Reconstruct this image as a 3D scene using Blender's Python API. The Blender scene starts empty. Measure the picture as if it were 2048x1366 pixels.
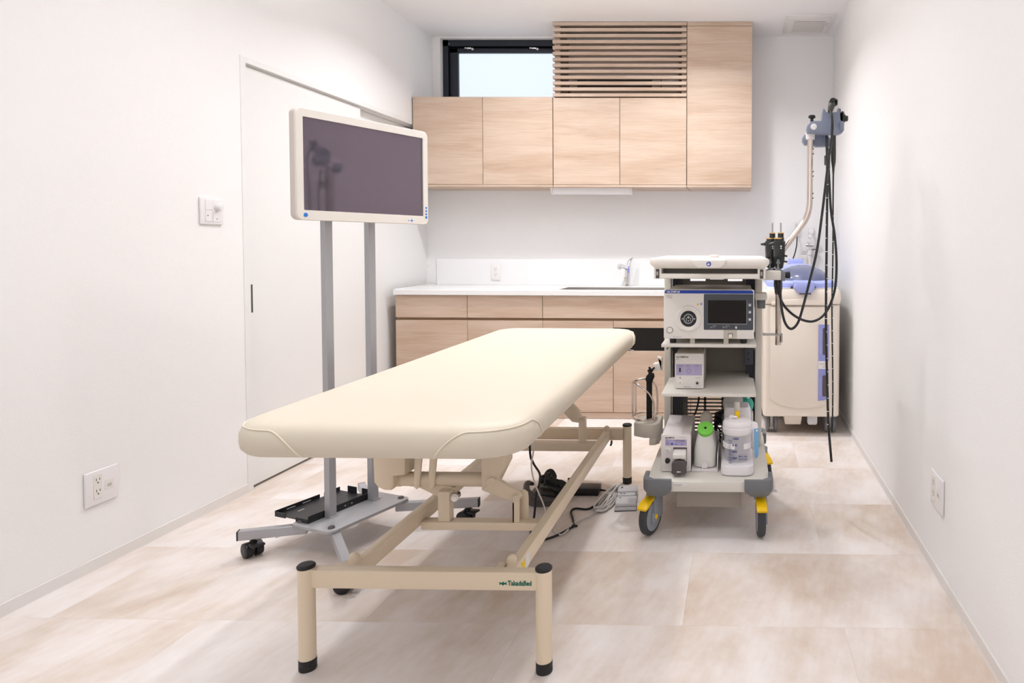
import bpy, bmesh, math, random
from mathutils import Vector, Matrix
random.seed(7)
C = bpy.context.scene.collection
SC = bpy.context.scene
R = math.radians

# ---------------------------------------------------------------- camera
cam_d = bpy.data.cameras.new('camera')
cam = bpy.data.objects.new('camera', cam_d)
C.objects.link(cam)
cam_d.sensor_width = 36.0
cam_d.sensor_fit = 'HORIZONTAL'
cam_d.lens = 1347.54 * 36.0 / 2048.0
cam_d.shift_x = (1024.0 - 1453.0) / 2048.0
cam_d.shift_y = (534.36 - 683.0) / 2048.0
cam_d.clip_start = 0.05
yaw, pitch, roll = -0.01501, 0.03222, 0.00369
fw = Vector((math.cos(pitch) * math.sin(yaw), math.cos(pitch) * math.cos(yaw), -math.sin(pitch)))
r0 = Vector((math.cos(yaw), -math.sin(yaw), 0))
u0 = r0.cross(fw)
rr = r0 * math.cos(roll) + u0 * math.sin(roll)
uu = u0 * math.cos(roll) - r0 * math.sin(roll)
mw = Matrix((rr, uu, -fw)).transposed().to_4x4()
mw.translation = Vector((0, 0, 1.15746))
cam.matrix_world = mw
SC.camera = cam

# ---------------------------------------------------------------- view, world, lights
SC.view_settings.view_transform = 'Standard'
SC.view_settings.look = 'None'
SC.view_settings.gamma = 1.0
SC.view_settings.use_curve_mapping = False
SC.view_settings.exposure = -0.50
wd = bpy.data.worlds.new('sky')
SC.world = wd
wd.use_nodes = True
wd.node_tree.nodes['Background'].inputs[0].default_value = (0.75, 0.86, 1.0, 1)
wd.node_tree.nodes['Background'].inputs[1].default_value = 1.2


def downlight(x, y, watts, size=0.13, col=(0.985, 0.985, 1.0)):
    d = bpy.data.lights.new('downlight', 'AREA')
    d.shape = 'DISK'
    d.size = size
    d.energy = watts
    d.color = col
    d.spread = R(138)
    o = bpy.data.objects.new('downlight', d)
    o.location = (x, y, 2.695)
    C.objects.link(o)


for lx, ly, lw in ((-0.27, 3.95, 20), (-1.41, 3.95, 18), (-0.31, 2.5, 5), (-1.41, 2.5, 5), (-0.31, 1.2, 4), (-1.41, 1.2, 4)):
    downlight(lx, ly, lw)
for lx, ly, lw in ((-0.8, 2.95, 30), (-0.8, 1.0, 13)):      # unseen uplights added to lift the ambient light, no fixtures built
    d = bpy.data.lights.new('ceiling_fill', 'AREA')
    d.shape = 'DISK'
    d.size = 0.5
    d.energy = lw
    d.color = (0.985, 0.985, 1.0)
    o = bpy.data.objects.new('ceiling_fill', d)
    o.location = (lx, ly, 2.28)
    o.rotation_euler = (math.pi, 0, 0)
    C.objects.link(o)


# ---------------------------------------------------------------- materials
def S(r, g, b):
    f = lambda c: (c / 255 / 12.92) if c / 255 <= 0.04045 else ((c / 255 + 0.055) / 1.055) ** 2.4
    return (f(r), f(g), f(b), 1)


def new_mat(name):
    m = bpy.data.materials.new(name)
    m.use_nodes = True
    nt = m.node_tree
    return m, nt, nt.nodes['Principled BSDF']


def mat(name, col, rough=0.5, metal=0.0, vary=0.04, scale=40.0, bump=0.0, bscale=300.0, spec=0.5, coat=0.0, trans=0.0, alpha=1.0, ior=1.45, emit=None):
    m, nt, b = new_mat(name)
    tc = nt.nodes.new('ShaderNodeTexCoord')
    n = nt.nodes.new('ShaderNodeTexNoise')
    n.inputs['Scale'].default_value = scale
    n.inputs['Detail'].default_value = 3
    nt.links.new(tc.outputs['Object'], n.inputs['Vector'])
    mx = nt.nodes.new('ShaderNodeMix')
    mx.data_type = 'RGBA'
    c = Vector(col[:3])
    mx.inputs['A'].default_value = (*(c * (1 - vary)), 1)
    mx.inputs['B'].default_value = (*[min(1, q) for q in c * (1 + vary)], 1)
    nt.links.new(n.outputs['Fac'], mx.inputs['Factor'])
    nt.links.new(mx.outputs['Result'], b.inputs['Base Color'])
    b.inputs['Roughness'].default_value = rough
    b.inputs['Metallic'].default_value = metal
    b.inputs['Specular IOR Level'].default_value = spec
    b.inputs['Coat Weight'].default_value = coat
    b.inputs['Transmission Weight'].default_value = trans
    b.inputs['Alpha'].default_value = alpha
    b.inputs['IOR'].default_value = ior
    if emit:
        b.inputs['Emission Color'].default_value = (*emit[0], 1)
        b.inputs['Emission Strength'].default_value = emit[1]
    if bump:
        n2 = nt.nodes.new('ShaderNodeTexNoise')
        n2.inputs['Scale'].default_value = bscale
        n2.inputs['Detail'].default_value = 2
        nt.links.new(tc.outputs['Object'], n2.inputs['Vector'])
        bp = nt.nodes.new('ShaderNodeBump')
        bp.inputs['Strength'].default_value = bump
        bp.inputs['Distance'].default_value = 0.002
        nt.links.new(n2.outputs['Fac'], bp.inputs['Height'])
        nt.links.new(bp.outputs['Normal'], b.inputs['Normal'])
    return m


def ramp(nt, stops):
    r = nt.nodes.new('ShaderNodeValToRGB')
    while len(r.color_ramp.elements) < len(stops):
        r.color_ramp.elements.new(0.5)
    for e, (p, c) in zip(r.color_ramp.elements, stops):
        e.position = p
        e.color = c
    return r


def wood_mat(name, light, mid, dark):
    m, nt, b = new_mat(name)
    tc = nt.nodes.new('ShaderNodeTexCoord')
    oi = nt.nodes.new('ShaderNodeObjectInfo')
    sc = nt.nodes.new('ShaderNodeVectorMath'); sc.operation = 'SCALE'
    sc.inputs[0].default_value = (13.0, 5.0, 9.0)
    nt.links.new(oi.outputs['Random'], sc.inputs['Scale'])
    ad = nt.nodes.new('ShaderNodeVectorMath'); ad.operation = 'ADD'
    nt.links.new(tc.outputs['Object'], ad.inputs[0])
    nt.links.new(sc.outputs[0], ad.inputs[1])
    mp = nt.nodes.new('ShaderNodeMapping')
    mp.inputs['Scale'].default_value = (0.9, 4.0, 7.0)
    nt.links.new(ad.outputs[0], mp.inputs['Vector'])
    n1 = nt.nodes.new('ShaderNodeTexNoise')
    n1.inputs['Scale'].default_value = 1.6
    n1.inputs['Detail'].default_value = 5
    n1.inputs['Distortion'].default_value = 0.6
    nt.links.new(mp.outputs[0], n1.inputs['Vector'])
    mp2 = nt.nodes.new('ShaderNodeMapping')
    mp2.inputs['Scale'].default_value = (3.0, 30.0, 120.0)
    nt.links.new(ad.outputs[0], mp2.inputs['Vector'])
    n2 = nt.nodes.new('ShaderNodeTexNoise')
    n2.inputs['Scale'].default_value = 1.5
    n2.inputs['Detail'].default_value = 4
    n2.inputs['Distortion'].default_value = 1.2
    nt.links.new(mp2.outputs[0], n2.inputs['Vector'])
    mix = nt.nodes.new('ShaderNodeMix')
    mix.inputs['Factor'].default_value = 0.42
    nt.links.new(n1.outputs['Fac'], mix.inputs['A'])
    nt.links.new(n2.outputs['Fac'], mix.inputs['B'])
    r = ramp(nt, [(0.36, dark), (0.5, mid), (0.62, light)])
    nt.links.new(mix.outputs['Result'], r.inputs['Fac'])
    nt.links.new(r.outputs[0], b.inputs['Base Color'])
    b.inputs['Roughness'].default_value = 0.42
    bp = nt.nodes.new('ShaderNodeBump')
    bp.inputs['Strength'].default_value = 0.06
    bp.inputs['Distance'].default_value = 0.001
    nt.links.new(n2.outputs['Fac'], bp.inputs['Height'])
    nt.links.new(bp.outputs['Normal'], b.inputs['Normal'])
    return m


def tile_mat():
    m, nt, b = new_mat('stone_vinyl_tile')
    tc = nt.nodes.new('ShaderNodeTexCoord')
    oi = nt.nodes.new('ShaderNodeObjectInfo')
    sc = nt.nodes.new('ShaderNodeVectorMath'); sc.operation = 'SCALE'
    sc.inputs[0].default_value = (23.0, 11.0, 7.0)
    nt.links.new(oi.outputs['Random'], sc.inputs['Scale'])
    ad = nt.nodes.new('ShaderNodeVectorMath'); ad.operation = 'ADD'
    nt.links.new(tc.outputs['Object'], ad.inputs[0])
    nt.links.new(sc.outputs[0], ad.inputs[1])
    mp = nt.nodes.new('ShaderNodeMapping')
    mp.vector_type = 'TEXTURE'
    mp.inputs['Rotation'].default_value = (0, 0, R(-6))
    mp.inputs['Scale'].default_value = (0.8, 1.25, 1)
    nt.links.new(ad.outputs[0], mp.inputs['Vector'])
    n1 = nt.nodes.new('ShaderNodeTexNoise')
    n1.inputs['Scale'].default_value = 3.0
    n1.inputs['Detail'].default_value = 7
    n1.inputs['Roughness'].default_value = 0.6
    nt.links.new(mp.outputs[0], n1.inputs['Vector'])
    mp2 = nt.nodes.new('ShaderNodeMapping')
    mp2.vector_type = 'TEXTURE'
    mp2.inputs['Rotation'].default_value = (0, 0, R(-14))
    mp2.inputs['Scale'].default_value = (0.05, 0.32, 1)
    nt.links.new(ad.outputs[0], mp2.inputs['Vector'])
    n2 = nt.nodes.new('ShaderNodeTexNoise')
    n2.inputs['Scale'].default_value = 2.2
    n2.inputs['Detail'].default_value = 5
    nt.links.new(mp2.outputs[0], n2.inputs['Vector'])
    mix = nt.nodes.new('ShaderNodeMix')
    mix.inputs['Factor'].default_value = 0.15
    nt.links.new(n1.outputs['Fac'], mix.inputs['A'])
    nt.links.new(n2.outputs['Fac'], mix.inputs['B'])
    # whole-tile tone
    mm = nt.nodes.new('ShaderNodeMath'); mm.operation = 'MULTIPLY_ADD'
    mm.inputs[1].default_value = 0.13
    mm.inputs[2].default_value = -0.065
    nt.links.new(oi.outputs['Random'], mm.inputs[0])
    a2 = nt.nodes.new('ShaderNodeMath'); a2.operation = 'ADD'
    nt.links.new(mix.outputs['Result'], a2.inputs[0])
    nt.links.new(mm.outputs[0], a2.inputs[1])
    r = ramp(nt, [(0.32, S(208, 189, 172)), (0.45, S(222, 209, 199)), (0.55, S(232, 223, 218)), (0.68, S(240, 234, 233))])
    nt.links.new(a2.outputs[0], r.inputs['Fac'])
    nt.links.new(r.outputs[0], b.inputs['Base Color'])
    b.inputs['Roughness'].default_value = 0.5
    bp = nt.nodes.new('ShaderNodeBump')
    bp.inputs['Strength'].default_value = 0.12
    bp.inputs['Distance'].default_value = 0.001
    nt.links.new(n2.outputs['Fac'], bp.inputs['Height'])
    nt.links.new(bp.outputs['Normal'], b.inputs['Normal'])
    return m


MT = {}
MT['wall'] = mat('white_wallpaper', (0.895, 0.885, 0.885), 0.75, vary=0.01, bump=0.25, bscale=160)
MT['ceil'] = mat('white_ceiling', (0.92, 0.905, 0.90), 0.85, vary=0.01, bump=0.15, bscale=160)
MT['door'] = mat('white_door_sheet', (0.84, 0.835, 0.83), 0.55, vary=0.01)
MT['trim'] = mat('white_trim', (0.80, 0.77, 0.75), 0.5, vary=0.01)
MT['tile'] = tile_mat()
MT['joint'] = mat('tile_joint', S(222, 210, 200), 0.8)
MT['wood'] = wood_mat('pale_oak_laminate', S(207, 186, 168), S(198, 174, 154), S(185, 157, 135))
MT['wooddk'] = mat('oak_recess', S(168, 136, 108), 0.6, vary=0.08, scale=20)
MT['counter'] = mat('white_solid_surface', (0.86, 0.86, 0.86), 0.25, vary=0.01)
MT['splash'] = mat('white_splash_panel', (0.87, 0.87, 0.875), 0.18, vary=0.01)
MT['steel'] = mat('stainless_steel', (0.72, 0.68, 0.65), 0.25, 1.0)
MT['pole'] = mat('satin_steel_pole', (0.66, 0.58, 0.53), 0.2, 1.0)
MT['chrome'] = mat('chrome', (0.82, 0.82, 0.84), 0.12, 1.0)
MT['black'] = mat('black_plastic', (0.012, 0.012, 0.014), 0.4)
MT['blackm'] = mat('matt_black', (0.006, 0.006, 0.006), 0.8)
MT['rubber'] = mat('black_rubber', (0.02, 0.02, 0.021), 0.6)
MT['winframe'] = mat('black_aluminium', (0.028, 0.033, 0.045), 0.35, 0.3)
MT['plate'] = mat('white_plate', (0.84, 0.82, 0.83), 0.35, vary=0.01)
MT['ivory'] = mat('ivory_socket', (0.80, 0.77, 0.73), 0.4, vary=0.01)
MT['grey_light'] = mat('pale_grey', S(196, 190, 186), 0.5)
MT['slot'] = mat('dark_slot', (0.05, 0.045, 0.04), 0.7)
MT['vinyl'] = mat('cream_vinyl', S(218, 208, 190), 0.42, vary=0.015, bump=0.05, bscale=500)
MT['piping'] = mat('cream_piping', S(236, 226, 206), 0.45, vary=0.01)
MT['bedmetal'] = mat('beige_painted_steel', S(236, 219, 194), 0.38, vary=0.015)
MT['silver'] = mat('silver_painted_steel', S(172, 172, 176), 0.38, 0.35, vary=0.03, bump=0.05, bscale=900)
MT['monitor'] = mat('warm_white_housing', S(232, 226, 219), 0.45, vary=0.01)
MT['monside'] = mat('taupe_housing_side', S(214, 204, 197), 0.5, vary=0.01)
MT['screen'] = mat('black_screen', (0.058, 0.057, 0.068), 0.05, spec=0.5, ior=2.0, vary=0.02)
MT['screen'].node_tree.nodes['Principled BSDF'].inputs['Specular Tint'].default_value = (1.0, 0.72, 0.9, 1)
MT['blue'] = mat('blue_print', S(40, 120, 210), 0.5)
MT['bluebar'] = mat('royal_blue_band', S(22, 62, 168), 0.4)
MT['green'] = mat('green_print', S(20, 112, 92), 0.5)
MT['grey_print'] = mat('grey_print', S(120, 120, 124), 0.6)
MT['dark_print'] = mat('dark_print', S(60, 58, 60), 0.6)
MT['white_print'] = mat('white_print', (0.85, 0.85, 0.86), 0.5)
MT['trolley'] = mat('light_grey_powder_coat', S(226, 222, 214), 0.45, vary=0.015)
MT['trolleyd'] = mat('grey_powder_coat', S(158, 150, 140), 0.5, vary=0.02)
MT['tray'] = mat('white_tray_plastic', S(240, 235, 228), 0.35, vary=0.01)
MT['bumper'] = mat('slate_grey_rubber', S(118, 121, 126), 0.5)
MT['tyre'] = mat('dark_grey_tyre', S(62, 63, 68), 0.6)
MT['hub'] = mat('grey_wheel_hub', S(150, 156, 164), 0.4)
MT['yellow'] = mat('yellow_plastic', S(252, 204, 0), 0.4)
MT['unit'] = mat('white_equipment_case', S(238, 234, 230), 0.42, vary=0.01)
MT['unittop'] = mat('beige_equipment_top', S(196, 187, 175), 0.45, vary=0.01)
MT['lilacunit'] = mat('lilac_white_case', S(236, 229, 229), 0.42, vary=0.01)
MT['lilac'] = mat('lilac_panel', S(180, 170, 205), 0.5)
MT['darkpanel'] = mat('slate_front_panel', S(72, 76, 84), 0.4)
MT['displ'] = mat('off_display', (0.016, 0.013, 0.012), 0.25, spec=0.2, vary=0.3, scale=700)
MT['greenlid'] = mat('lime_lid', S(128, 216, 84), 0.45)
MT['clear'] = mat('milky_plastic_bottle', S(240, 238, 234), 0.4, trans=0.12, ior=1.2)
MT['glass'] = mat('clear_plastic_jar', (0.90, 0.90, 0.96), 0.06, alpha=0.12, vary=0.005)
MT['jarwhite'] = mat('lilac_white_plastic', S(248, 244, 248), 0.4, vary=0.01)
MT['skyblue'] = mat('sky_blue_plastic', S(122, 180, 226), 0.45)
MT['teal'] = mat('teal_plastic', S(70, 178, 160), 0.45)
MT['navy'] = mat('navy_print', S(44, 54, 128), 0.5)
MT['peri'] = mat('periwinkle_plastic', S(168, 178, 236), 0.42)
MT['perid'] = mat('periwinkle_panel', S(148, 152, 214), 0.45)
MT['dome'] = mat('smoked_dome', S(106, 112, 140), 0.2, vary=0.06)
MT['washer'] = mat('beige_machine_case', S(238, 228, 216), 0.42, vary=0.01)
MT['slate'] = mat('slate_blue_bracket', S(128, 136, 156), 0.4, vary=0.03)
MT['scope'] = mat('black_scope_sheath', (0.02, 0.021, 0.023), 0.25)
MT['scopegrey'] = mat('charcoal_grip', (0.05, 0.052, 0.05), 0.45)
MT['gold'] = mat('gold_ring', (0.75, 0.5, 0.2), 0.3, 1.0)
MT['cablegrey'] = mat('grey_cable', S(222, 216, 212), 0.5)
MT['pedalgrey'] = mat('pale_grey_pedal', S(206, 205, 208), 0.45)
MT['charcoal'] = mat('charcoal_plastic', S(86, 80, 80), 0.5)
MT['holder'] = mat('grey_beige_holder', S(196, 188, 176), 0.45)
MT['acwhite'] = mat('air_conditioner_white', S(222, 208, 202), 0.5, vary=0.01)
MT['niche'] = mat('black_niche', (0.005, 0.005, 0.005), 0.35)
MT['darkblue'] = mat('dark_blue_grey', S(66, 68, 78), 0.5)
MT['label_y'] = mat('yellow_label', S(250, 214, 20), 0.5)
MT['rod'] = mat('grey_steel_rod', S(176, 172, 168), 0.35, 0.7)


# ---------------------------------------------------------------- mesh helpers
class MB:
    def __init__(s):
        s.bm = bmesh.new()

    def _add(s, t, M=None):
        if M is not None:
            t.transform(M)
        me = bpy.data.meshes.new('t')
        t.to_mesh(me)
        t.free()
        s.bm.from_mesh(me)
        bpy.data.meshes.remove(me)
        return s

    def box(s, x0, x1, y0, y1, z0, z1, bev=0.0, seg=2, M=None, taper=None):
        t = bmesh.new()
        bmesh.ops.create_cube(t, size=1.0)
        for v in t.verts:
            v.co = ((x0 + x1) / 2 + v.co.x * (x1 - x0), (y0 + y1) / 2 + v.co.y * (y1 - y0), (z0 + z1) / 2 + v.co.z * (z1 - z0))
        if taper:
            for v in t.verts:
                if v.co.z < (z0 + z1) / 2:
                    v.co.x = (x0 + x1) / 2 + (v.co.x - (x0 + x1) / 2) * taper
                    v.co.y = (y0 + y1) / 2 + (v.co.y - (y0 + y1) / 2) * taper
        if bev:
            bmesh.ops.bevel(t, geom=t.edges[:], offset=bev, segments=seg, profile=0.5, affect='EDGES')
        return s._add(t, M)

    def cyl(s, p0, p1, r, r2=None, n=20, bev=0.0):
        p0, p1 = Vector(p0), Vector(p1)
        d = p1 - p0
        t = bmesh.new()
        bmesh.ops.create_cone(t, cap_ends=True, segments=n, radius1=r, radius2=r if r2 is None else r2, depth=d.length)
        if bev:
            ed = [e for e in t.edges if abs(e.verts[0].co.z - e.verts[1].co.z) < 1e-6]
            bmesh.ops.bevel(t, geom=ed, offset=bev, segments=2, profile=0.5, affect='EDGES')
        M = Matrix.Translation((p0 + p1) / 2) @ d.to_track_quat('Z', 'Y').to_matrix().to_4x4()
        return s._add(t, M)

    def sphere(s, c, rx, ry=None, rz=None, n=16, zmin=None):
        t = bmesh.new()
        bmesh.ops.create_uvsphere(t, u_segments=n * 2, v_segments=n, radius=1)
        if zmin is not None:
            dead = [v for v in t.verts if v.co.z < zmin - 1e-6]
            bmesh.ops.delete(t, geom=dead, context='VERTS')
            bmesh.ops.holes_fill(t, edges=[e for e in t.edges if e.is_boundary])
        for v in t.verts:
            v.co = (c[0] + v.co.x * rx, c[1] + v.co.y * (ry or rx), c[2] + v.co.z * (rz or rx))
        return s._add(t)

    def tube(s, pts, r, n=10, sub=6, caps=True, closed=False):
        P = [Vector(p) for p in pts]
        if sub > 1 and len(P) > 2:
            Q = []
            rs = []
            m = len(P)
            rng = range(m if closed else m - 1)
            for i in rng:
                a = P[(i - 1) % m] if closed or i > 0 else P[0] * 2 - P[1]
                b, c = P[i], P[(i + 1) % m]
                d = P[(i + 2) % m] if closed or i + 2 < m else P[-1] * 2 - P[-2]
                for k in range(sub):
                    u = k / sub
                    Q.append(0.5 * ((2 * b) + (c - a) * u + (2 * a - 5 * b + 4 * c - d) * u * u + (3 * b - a - 3 * c + d) * u ** 3))
                    if isinstance(r, (list, tuple)):
                        rs.append(r[i] + (r[(i + 1) % m] - r[i]) * u)
            if not closed:
                Q.append(P[-1])
                if isinstance(r, (list, tuple)):
                    rs.append(r[-1])
            P = Q
            if rs:
                r = rs
        t = bmesh.new()
        rings = []
        m = len(P)
        nrm = None
        for i, p in enumerate(P):
            if closed:
                tg = (P[(i + 1) % m] - P[i - 1]).normalized()
            else:
                tg = (P[min(i + 1, m - 1)] - P[max(i - 1, 0)]).normalized()
            if nrm is None:
                ax = Vector((0, 0, 1)) if abs(tg.z) < 0.9 else Vector((1, 0, 0))
                nrm = tg.cross(ax).normalized()
            nrm = (nrm - tg * nrm.dot(tg)).normalized()
            bn = tg.cross(nrm)
            ri = r[i] if isinstance(r, (list, tuple)) else r
            rings.append([t.verts.new(p + (nrm * math.cos(2 * math.pi * k / n) + bn * math.sin(2 * math.pi * k / n)) * ri) for k in range(n)])
        for i in range(m if closed else m - 1):
            A, B = rings[i], rings[(i + 1) % m]
            for k in range(n):
                t.faces.new((A[k], A[(k + 1) % n], B[(k + 1) % n], B[k]))
        if caps and not closed:
            t.faces.new(rings[0][::-1])
            t.faces.new(rings[-1])
        bmesh.ops.recalc_face_normals(t, faces=t.faces[:])
        return s._add(t)

    def prism(s, poly, a0, a1, axis='y', bev=0.0, seg=2):
        """poly: 2-D outline; axis 'y' -> poly is (x,z); 'z' -> (x,y); 'x' -> (y,z)"""
        def co(p, a):
            return {'y': (p[0], a, p[1]), 'z': (p[0], p[1], a), 'x': (a, p[0], p[1])}[axis]
        t = bmesh.new()
        A = [t.verts.new(co(p, a0)) for p in poly]
        B = [t.verts.new(co(p, a1)) for p in poly]
        n = len(poly)
        fa, fb = t.faces.new(A), t.faces.new(B)
        for i in range(n):
            t.faces.new((A[i], A[(i + 1) % n], B[(i + 1) % n], B[i]))
        bmesh.ops.recalc_face_normals(t, faces=t.faces[:])
        if bev:
            bmesh.ops.bevel(t, geom=list(set(fa.edges[:] + fb.edges[:])), offset=bev, segments=seg, profile=0.5, affect='EDGES')
        return s._add(t)

    def lathe(s, prof, at=(0, 0, 0), n=28, M=None, caps=True):
        t = bmesh.new()
        rings = []
        for r, z in prof:
            rings.append([t.verts.new((r * math.cos(2 * math.pi * k / n), r * math.sin(2 * math.pi * k / n), z)) for k in range(n)])
        for A, B in zip(rings, rings[1:]):
            for k in range(n):
                t.faces.new((A[k], A[(k + 1) % n], B[(k + 1) % n], B[k]))
        if caps:
            t.faces.new(rings[0][::-1])
            t.faces.new(rings[-1])
        bmesh.ops.recalc_face_normals(t, faces=t.faces[:])
        return s._add(t, (M if M is not None else Matrix()) if M is not None else Matrix.Translation(at))

    def text(s, body, size, M, depth=0.0006, sx=1.0, bold=0.0, align='LEFT'):
        cu = bpy.data.curves.new('txt', 'FONT')
        cu.body = body
        cu.size = size
        cu.extrude = depth
        cu.offset = bold
        cu.align_x = align
        cu.resolution_u = 2
        o = bpy.data.objects.new('txt', cu)
        C.objects.link(o)
        dg = bpy.context.evaluated_depsgraph_get()
        me = bpy.data.meshes.new_from_object(o.evaluated_get(dg))
        t = bmesh.new()
        t.from_mesh(me)
        bpy.data.meshes.remove(me)
        bpy.data.objects.remove(o)
        bpy.data.curves.remove(cu)
        return s._add(t, M @ Matrix.Diagonal((sx, 1, 1, 1)))

    def slab(s, x0, x1, y0, y1, rad, prof, cn=10):
        """rounded-plan slab: prof is a list of (inset, z)"""
        t = bmesh.new()
        rings = []
        for ins, z in prof:
            ring = []
            for px, py, sx, sy, a0 in ((x1, y0, -1, 1, -90), (x1, y1, -1, -1, 0), (x0, y1, 1, -1, 90), (x0, y0, 1, 1, 180)):
                cx, cy = px + sx * rad, py + sy * rad
                rd = max(rad - ins, 0.002)
                ex = max(ins - rad, 0)
                for k in range(cn + 1):
                    a = R(a0 + 90 * k / cn)
                    ring.append(t.verts.new((cx + sx * ex + rd * math.cos(a), cy + sy * ex + rd * math.sin(a), z)))
            rings.append(ring)
        n = len(rings[0])
        for A, B in zip(rings, rings[1:]):
            for k in range(n):
                t.faces.new((A[k], A[(k + 1) % n], B[(k + 1) % n], B[k]))
        t.faces.new(rings[0][::-1])
        t.faces.new(rings[-1])
        return s._add(t)


def rrect(x0, x1, y0, y1, r, n=5):
    out = []
    for cx, cy, a0 in ((x1 - r, y0 + r, -90), (x1 - r, y1 - r, 0), (x0 + r, y1 - r, 90), (x0 + r, y0 + r, 180)):
        for k in range(n + 1):
            a = R(a0 + 90 * k / n)
            out.append((cx + r * math.cos(a), cy + r * math.sin(a)))
    return out


def circle(cx, cy, r, n=24, ry=None):
    return [(cx + r * math.cos(2 * math.pi * k / n), cy + (ry or r) * math.sin(2 * math.pi * k / n)) for k in range(n)]


INV = {}


def build(name, mb, m, root=None, parent=None, smooth=True, local=False):
    me = bpy.data.meshes.new(name)
    if root is not None and not local:
        mb.bm.transform(INV[root.name])
    mb.bm.to_mesh(me)
    mb.bm.free()
    if smooth:
        me.polygons.foreach_set('use_smooth', [True] * len(me.polygons))
        me.set_sharp_from_angle(angle=R(38))
    me.materials.append(m if not isinstance(m, str) else MT[m])
    o = bpy.data.objects.new(name, me)
    C.objects.link(o)
    if parent is not None:
        o.parent = parent
    return o


def thing(name, label, cat, loc=(0, 0, 0), rz=0.0, group=None):
    o = bpy.data.objects.new(name, None)
    o.empty_display_size = 0.05
    C.objects.link(o)
    o.location = loc
    o.rotation_euler = (0, 0, rz)
    o['label'] = label
    o['category'] = cat
    if group:
        o['group'] = group
    INV[o.name] = (Matrix.Translation(loc) @ Matrix.Rotation(rz, 4, 'Z')).inverted()
    o['_r'] = o.name
    return o


def root_of(o):
    while o.parent is not None:
        o = o.parent
    return o


def part(parent, name, mb, m, label=None, kind=None, local=False, smooth=True):
    o = build(name, mb, m, root_of(parent), parent, smooth, local)
    if label:
        o['label'] = label
    if kind:
        o['kind'] = kind
    return o


def struct(name, mb, m, smooth=False):
    o = build(name, mb, m, None, None, smooth)
    o['kind'] = 'structure'
    INV[o.name] = Matrix()
    return o


def solo(name, mb, m, label, cat, at, group=None):
    me_T = Matrix.Translation(at)
    mb.bm.transform(me_T.inverted())
    o = build(name, mb, m)
    o.location = at
    o['label'] = label
    o['category'] = cat
    if group:
        o['group'] = group
    INV[o.name] = me_T.inverted()
    return o


def TX(x, y, z):  # text / flat print on a face that looks towards -Y
    return Matrix.Translation((x, y, z)) @ Matrix.Rotation(R(90), 4, 'X')


B = MB

# ================================================================ THE ROOM
XL, XR, YF, YB, ZC = -2.273, 0.707, -1.0, 5.035, 2.7036

fl = struct('floor', B().box(XL - .15, XR + .15, YF - .1, YB + .2, -0.06, -0.004), 'joint')
rows = []
y = 2.013 - 7 * 0.4895
k = 0
tile_protos = {}
while y < YB:
    y0, y1 = max(y, YF), min(y + 0.4895, YB)
    if y1 > y0 + 0.01:
        off = 0.33 if k % 2 == 0 else -0.16
        x = off - 0.979 * 4
        while x < XR:
            x0, x1 = max(x, XL), min(x + 0.979, XR)
            if x1 > x0 + 0.01:
                key = (round(x1 - x0, 3), round(y1 - y0, 3))
                if key not in tile_protos:
                    o = part(fl, 'floor_tile', B().box(0.0001, x1 - x0 - 0.0001, 0.0001, y1 - y0 - 0.0001, -0.004, 0.0, 0.0005, 1), 'tile', local=True, smooth=False)
                    tile_protos[key] = o
                else:
                    o = tile_protos[key].copy()
                    C.objects.link(o)
                o.location = (x0, y0, 0)
            x += 0.979
    y += 0.4895
    k += 1

struct('ceiling', B().box(XL - .15, XR + .15, YF - .1, YB + .2, ZC, ZC + 0.1), 'ceil')
DY0, DZ = 3.106, 1.997
wl = B().box(XL - .15, XL, YF - .1, DY0, 0, ZC).box(XL - .15, XL, DY0, YB, DZ, ZC)
wl.box(XL - .15, XL - .085, DY0, YB, 0, DZ)
struct('wall_left', wl, 'wall')
struct('wall_right', B().box(XR, XR + .15, YF - .1, YB + .2, 0, ZC), 'wall')
VX0, VX1, VZ0, VZ1 = -1.95, .35, 1.05, 2.35     # opening for a window-like fill light, added unseen behind the camera
struct('wall_front', B().box(XL, VX0, YF - .1, YF, 0, ZC).box(VX1, XR, YF - .1, YF, 0, ZC).box(VX0, VX1, YF - .1, YF, 0, VZ0).box(VX0, VX1, YF - .1, YF, VZ1, ZC), 'wall')
fill = struct('fill_panel', B().box(VX0, VX0 + .05, YF - .09, YF - .03, VZ0, VZ1).box(VX1 - .05, VX1, YF - .09, YF - .03, VZ0, VZ1).box(VX0, VX1, YF - .09, YF - .03, VZ0, VZ0 + .05)
            .box(VX0, VX1, YF - .09, YF - .03, VZ1 - .05, VZ1).box(-.83, -.77, YF - .09, YF - .03, VZ0, VZ1), 'winframe')
fill_glow = mat('fill_panel_glow', (0.6, 0.6, 0.6), 0.7, emit=((1.0, 0.985, 0.98), 2.4))  # glow added as frontal fill for the room, no known source there
for q0, q1 in ((VX0 + .05, -.83), (-.77, VX1 - .05)):
    part(fill, 'pane', B().box(q0, q1, YF - .07, YF - .064, VZ0 + .05, VZ1 - .05), fill_glow)  # glowing halves of the added fill light
WX0, WX1, WZ0, WZ1 = -2.215, -1.20, 1.90, 2.692
wb = B().box(XL - .15, WX0, YB, YB + .12, 0, ZC).box(WX1, XR, YB, YB + .12, 0, ZC)
wb.box(WX0, WX1, YB, YB + .12, 0, WZ0).box(WX0, WX1, YB, YB + .12, WZ1, ZC)
struct('wall_back', wb, 'wall')

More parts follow.
